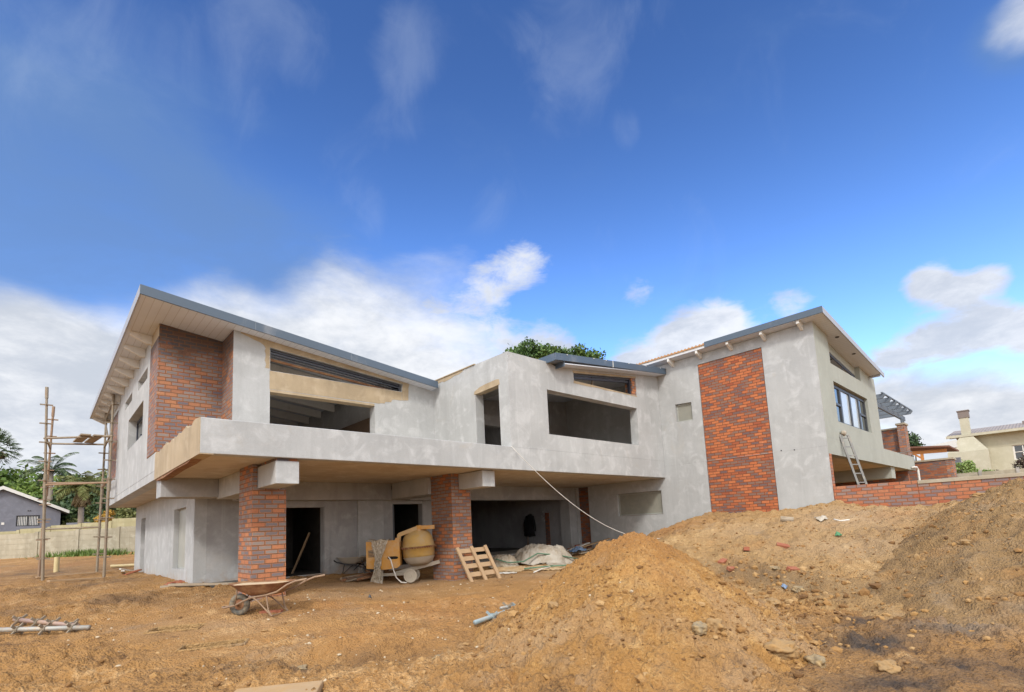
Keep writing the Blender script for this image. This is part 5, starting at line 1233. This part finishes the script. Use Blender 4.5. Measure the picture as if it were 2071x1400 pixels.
tree('dark green tree behind the right scaffold poles, next to the house', 6.3,61,G,8.0,3.2,4600,.36,'leaf_dark',5,1.5,.85,12)
tree('shady low tree under the queen palm, left of its trunk', 1.9,62,G,5.6,2.8,3600,.34,'leaf_dark',6,.6,.8,10)
tree('shady low tree under the queen palm, right of its trunk', 5.3,57.5,G,5.2,2.5,3400,.32,'leaf_dark',7,.5,.8,10)
tree('small olive tree at the end of the grey house roof', 2.4,58.5,G,4.2,1.3,1500,.24,'leaf_olive',8,.9,.9,8)
tree('dark shrub in front of the far fence beside the yellow bush', 3.35,50.5,G,3.6,1.0,1500,.22,'leaf_dark',9,.5,.9,8,'shrub','shrub')
tree('yellow orange flowering bush above the stepped fence', 3.5,47.2,G,3.1,.8,1200,.17,'leaf_yellow',10,1.4,.85,8,'shrub','shrub')
tree('green hedge bush above the stepped fence beside the house wall', 4.9,44.6,G,3.3,1.1,1500,.19,'leaf_olive',11,1.6,.7,8,'shrub','shrub')
def pine():
    t = thing('pine_tree', 'large umbrella shaped pine rising behind the middle of the house', 'tree', (33.4,29,-1), 0, 'trees and shrubs of the neighbouring gardens')
    ax = Vector((.73,-.68,0)); B = []; r = random.Random(5)
    for i in range(60):
        s = r.uniform(-1,1); dp = r.uniform(-1.6,1.6)
        hgt = 16.0-.8*(s+.42)**2*(1.0 if s > -.42 else 1.4)
        z = hgt+r.uniform(-1.9,-.55)+1
        B.append((ax.x*s*4.35+.68*dp, ax.y*s*4.35+.73*dp, z, r.uniform(.7,1.15), .65))
    V, F = leaves(B, 26000, .26, 12, .35)
    np_mesh('crown', V, F, MT['leaf_pine'], t, smooth=False)
    f = MB().tube([(0,0,-.5),(.2,0,6),(0,.2,11)],[.42,.34,.25],10)
    for b in B[::3]: f.tube([(0,.2,10.5),(b[0]*.4,b[1]*.4,(10.5+b[2])*.5),(b[0],b[1],b[2])],[.14,.09,.03],6)
    f.build('trunk', [MT['bark']], t, smooth=True)
pine()
def palm(label, x, y, zb, th, nf, fl, kind, seed, tr=.2, mat='leaf_palm', skirt=False):
    t = thing('palm_tree', label, 'palm tree', (x,y,zb), 0, 'palms of the neighbouring gardens'); r = random.Random(seed); V = []; F = []
    MB().tube([(0,0,-.5),(.05,.0,th*.5),(0,0,th)],[tr*1.15,tr,tr*.85],10).build('trunk', [MT['palm_bark']], t, smooth=True)
    def quad(a,b,w):
        d = (b-a); s = d.cross(Vector((r.uniform(-1,1),r.uniform(-1,1),.6))).normalized()*w; o = len(V)
        V.extend([tuple(a-s*.5),tuple(a+s*.5),tuple(b+s*.12),tuple(b-s*.12)]); F.append((o,o+1,o+2,o+3))
    def fan(dr, L, el):
        base = Vector((0,0,th)); tip = base+Vector((dr.x*math.cos(el),dr.y*math.cos(el),math.sin(el)))*L*.55
        quad(base,tip,.07); side = dr.cross(Vector((0,0,1))).normalized(); fw = (tip-base).normalized(); up = side.cross(fw)
        for k in range(17):
            a = -1.35+2.7*k/16; dv = (fw*math.cos(a)+side*math.sin(a)+up*.15*math.cos(a*2)).normalized(); e = tip+dv*L*.55; e.z -= .16*L*(1+abs(a))*.5
            m_ = tip.lerp(e,.6)+Vector((0,0,.06)); quad(tip,m_,.10); quad(m_,e,.085)
    def feather(dr, L, el):
        p = Vector((0,0,th)); v = Vector((dr.x*math.cos(el),dr.y*math.cos(el),math.sin(el))); st = L/16
        for k in range(16):
            q = p+v*st; quad(p,q,.06); v = (v+Vector((0,0,-.115-.012*k))*.62).normalized(); side = v.cross(Vector((0,0,1))).normalized()
            ll = L*.26*math.sin(PI*(.12+.86*k/16))
            for s in (-1,1):
                for jj in (0,.5):
                    bb = p.lerp(q,jj); e = bb+(side*s*.75+v*.55+Vector((0,0,-.40))).normalized()*ll; quad(bb,e,.075)
            p = q
    for i in range(nf):
        a = 2.4*i+r.uniform(-.2,.2); dr = Vector((math.cos(a),math.sin(a),0)); u = i/nf
        if kind == 'fan': fan(dr, fl*r.uniform(.85,1.1), 1.35-2.2*u)
        else: feather(dr, fl*r.uniform(.85,1.1), 1.25-1.15*u)
    np_mesh('crown', np.array(V), np.array(F), MT[mat], t, smooth=False)
    if skirt:
        V.clear(); F.clear()
        for i in range(26):
            a = 2.4*i; dr = Vector((math.cos(a),math.sin(a),0))
            (fan if kind == 'fan' else feather)(dr, fl*.62, -.7-.5*r.random())
        np_mesh('dead_fronds', np.array(V), np.array(F), MT['leaf_brown'], t, smooth=False)
palm('tall fan palm with a dry skirt at the left edge of the picture', -3.95,77.8,G,11.6,34,2.05,'fan',1,.3,skirt=True)
palm('feather palm with arching fronds behind the front scaffold pole', .6,67.5,G,7.9,15,3.0,'feather',2,.24)
palm('queen palm with a bare grey trunk between the scaffold poles', 2.32,52.6,G,4.9,24,2.3,'feather',3,.2,'leaf_olive',True)
tree('round dark green tree beyond the terrace pillar', 56,8.0,G,6.9,1.7,1800,.26,'leaf_dark',21,2.5,.9,8)
tree('fresh green bush behind the low brick wall, left of the chimney base', 35.4,3.05,.3,2.05,.62,1700,.10,'leaf_bush',22,.4,.9,9,'shrub','shrub')
tree('green bush trailing to the right in front of the chimney base', 36,2.35,.3,1.65,.5,900,.09,'leaf_bush',23,.4,.9,7,'shrub','shrub')
tree('burgundy green bush under the window of the cream house, at the right edge', 37,.85,.3,2.15,.52,1100,.11,'leaf_burg',24,.5,1.2,8,'shrub','shrub')
tree('low burgundy shrub left of the window of the cream house', 37,1.45,.3,1.55,.28,420,.09,'leaf_burg',25,.5,1.1,6,'shrub','shrub')
tree('small burgundy shrub between the green bush and the window', 37,1.95,.3,1.45,.2,260,.08,'leaf_burg',26,.5,1.1,5,'shrub','shrub')
# weeds along the foot of the near fence
def weeds():
    n = 900; r = np.random.default_rng(3); k = r.normal(.5,.22,n); x = .2+(3.6-.2)*k+r.normal(0,.1,n); y = 35.6+(32.6-35.6)*k+r.normal(0,.35,n); z = ground_h(x,y)
    h = .12+.25*r.random(n); a = r.uniform(0,6.28,n); w = .03; lx = r.normal(0,.09,n); ly = r.normal(0,.09,n)
    V = np.stack([np.stack([x-w*np.cos(a),y-w*np.sin(a),z],-1),np.stack([x+w*np.cos(a),y+w*np.sin(a),z],-1),np.stack([x+lx,y+ly,z+h],-1)],1).reshape(-1,3)
    o = np_mesh('grass', V, np.arange(3*n).reshape(-1,3), MT['grass_blade'], smooth=False); o['kind'] = 'stuff'; o['label'] = 'green weeds along the foot of the panel fence'; o['category'] = 'grass'
weeds()
# ------------------------------------------------------------------ camera
cam_d = bpy.data.cameras.new('camera'); cam = bpy.data.objects.new('camera', cam_d); COL.objects.link(cam)
F_PX, CX, CY = 1021.12, 1036.75, 939.36
yaw, pit, rol = .754494921, .118862456, -.0484054189
fw = Vector((math.sin(yaw)*math.cos(pit), math.cos(yaw)*math.cos(pit), math.sin(pit))); rt = Vector((math.cos(yaw), -math.sin(yaw), 0)); up = rt.cross(fw)
r2 = rt*math.cos(rol)+up*math.sin(rol); u2 = -rt*math.sin(rol)+up*math.cos(rol)
cam.matrix_world = Matrix(((r2.x,u2.x,-fw.x,0),(r2.y,u2.y,-fw.y,0),(r2.z,u2.z,-fw.z,0),(0,0,0,1)))
cam_d.sensor_width = 36; cam_d.lens = 36*F_PX/2071; cam_d.shift_x = (1035.5-CX)/2071; cam_d.shift_y = (CY-700)/2071
cam_d.clip_start = .05; cam_d.clip_end = 3000; scene.camera = cam
# ------------------------------------------------------------------ daylight
SUN_AZ, SUN_EL = math.radians(231), math.radians(40)         # compass from +Y towards +X: behind the camera, to the left
w = bpy.data.worlds.new('World'); scene.world = w; w.use_nodes = True; t = NT(w.node_tree)
sky = t.n('ShaderNodeTexSky', sky_type='NISHITA'); sky.sun_disc = False; sky.sun_elevation = SUN_EL; sky.sun_rotation = SUN_AZ; sky.altitude = 0; sky.air_density = 1.0; sky.dust_density = .3; sky.ozone_density = 2.5
d = t.n('ShaderNodeTexCoord').outputs['Generated']; d = t.vmath('NORMALIZE', d)
wn = t.noise(d, 4.0, 4, .55); warp = t.vmath('MULTIPLY', t.vmath('SUBTRACT', wn.outputs['Color'], (.5,.5,.5)), (.10,.10,.07))
dw = t.vmath('NORMALIZE', t.vmath('ADD', d, warp))
def D(px, py):
    v = fw + r2*((px-CX)/F_PX) - u2*((py-CY)/F_PX); return v.normalized()
def blob(px, py, rx, s):
    """a cloud lump seen around one direction, angular size from picture pixels"""
    c = D(px, py); c2 = D(px+rx, py); ang = math.acos(max(-1, min(1, c.dot(c2))))
    k = t.vmath('DOT_PRODUCT', dw, tuple(c)); a = t.math('ARCCOSINE', k)
    return t.ss(a, ang*1.25, ang*.2, 0, s)
def union(L):
    r = None                                              # soft union: 1-(1-a)(1-b)...
    for b in L:
        v = t.math('SUBTRACT', 1.0, blob(*b)); r = v if r is None else t.math('MULTIPLY', r, v)
    return t.math('SUBTRACT', 1.0, r)
sz = t.n('ShaderNodeSeparateXYZ', {0: d}).outputs[2]
# flattened coordinates: lumps stretch along the horizon
dn = t.mul(d, (1, 1, 2.2))
n1 = t.noise(dn, 4.5, 8, .6, .3).outputs[0]; n2 = t.noise(dn, 14, 9, .68, .3).outputs[0]; n3 = t.noise(t.mul(d, (1,1,.45)), 9, 6, .6, .8).outputs[0]
soft = union([(2060,40,120,.40),(2120,10,140,.42),(-20,730,230,.95),(130,780,200,.9),(280,790,230,.9),(470,760,170,.85),(580,710,130,.75),(680,710,140,.8),(780,730,140,.85),(880,760,150,.85),(980,770,130,.8),(-250,820,300,.95),(60,900,220,.95),(330,960,220,.9),(430,640,130,.5),(720,600,150,.5),(900,570,110,.4),(1800,820,130,.8),(1960,840,210,.9),(2120,880,260,.95),(1650,860,160,.6)])
puff = union([(1064,526,62,.68),(1005,550,70,.5),(960,615,90,.6),(870,660,90,.6),(1110,700,70,.75),(1120,760,95,.85),(1020,740,110,.8),(1400,700,105,1.0),(1310,760,105,.95),(1470,655,75,.9),(1510,720,80,.7),(1880,575,72,.95),(1990,562,75,.85),(1935,590,60,.7),(1900,690,95,.85),(2000,655,100,.9),(2095,655,120,1.0),(1810,730,75,.75),(1290,602,52,.42),(1590,612,70,.6)])
grey = union([(60,330,330,.9),(250,430,300,.85),(20,540,330,1.0),(480,500,220,.6),(330,250,260,.5),(700,590,200,.6),(500,600,240,.75),(2050,60,130,.95),(2140,30,160,.9)])
wisp = union([(560,50,110,.9),(620,90,80,.7),(500,20,100,.7),(840,90,90,.8),(850,150,60,.6),(1150,110,130,.9),(1180,40,140,.8),(1260,255,45,.75),(400,60,200,.55),(130,120,220,.55),(755,410,70,.5),(990,420,60,.45),(830,235,60,.5)])
# unseen bright cloud added to the sky half behind the camera as fill light
back = t.ss(t.vmath('DOT_PRODUCT', d, tuple((-CAMF*.9+Vector((0,0,.42))).normalized())), -.25, .55, 0, .95)
hz = t.ss(sz, .06, .27, .95, 0)
dens_s = t.ss(t.math('ADD', t.math('MAXIMUM', soft, hz), t.math('MULTIPLY', t.math('SUBTRACT', n1, .5), .9)), .18, .92)
dens_p = t.ss(t.math('ADD', t.math('ADD', puff, t.math('MULTIPLY', t.math('SUBTRACT', n1, .5), .9)), t.math('MULTIPLY', t.math('SUBTRACT', n2, .5), 1.0)), .32, .86, 0, .95)
dens_w = t.math('MAXIMUM', dens_s, dens_p)
dens_g = t.ss(t.math('ADD', grey, t.math('MULTIPLY', t.math('SUBTRACT', n1, .5), 1.5)), .05, 1.2, 0, .74)
dens_c = t.ss(t.math('ADD', wisp, t.math('MULTIPLY', t.math('SUBTRACT', n3, .5), 2.2)), .1, 1.4, 0, .19)
dens_b = t.ss(t.math('ADD', back, t.math('MULTIPLY', t.math('SUBTRACT', n1, .5), .5)), .2, .8)
# deepen the polarised blue of the clear sky
grad = t.ss(sz, .12, .78, 1.8, .92)
hs = t.n('ShaderNodeHueSaturation', {'Hue': .513, 'Saturation': SKY_SAT, 'Value': t.math('MULTIPLY', grad, SKY_VAL), 'Color': sky.outputs[0]})
c = hs.outputs[0]
c = t.mix(dens_g, c, (GREY[0],GREY[1],GREY[2]))
c = t.mix(dens_c, c, (3.0,3.5,4.4))
shade = t.ss(t.math('ADD', t.math('MULTIPLY', n2, .5), t.math('MULTIPLY', t.noise(t.vmath('ADD', dn, (.02,.0,-.09)), 4.5, 6, .6).outputs[0], .8)), .45, .85)
cw = t.mix(shade, tuple(WHT), tuple(WSH))
c = t.mix(dens_w, c, cw)
c = t.mix(dens_b, c, tuple(BACK_FILL))
bg = t.n('ShaderNodeBackground', {'Color': c, 'Strength': .10}); o = t.n('ShaderNodeOutputWorld'); t.t.links.new(bg.outputs[0], o.inputs[0])
sl = bpy.data.lights.new('sun', 'SUN'); sl.energy = SUN_E; sl.angle = math.radians(SUN_ANG); sl.color = (1.0, .95, .87)
so = bpy.data.objects.new('sun', sl); COL.objects.link(so)
sd = Vector((math.sin(SUN_AZ)*math.cos(SUN_EL), math.cos(SUN_AZ)*math.cos(SUN_EL), math.sin(SUN_EL)))
so.rotation_euler = (-sd).to_track_quat('-Z','Y').to_euler()
scene.view_settings.view_transform = 'Standard'; scene.view_settings.look = 'None'; scene.view_settings.exposure = EXPO; scene.view_settings.gamma = 1
scene.render.engine = 'CYCLES'; scene.cycles.max_bounces = 6; scene.cycles.diffuse_bounces = 4; scene.cycles.use_denoising = True
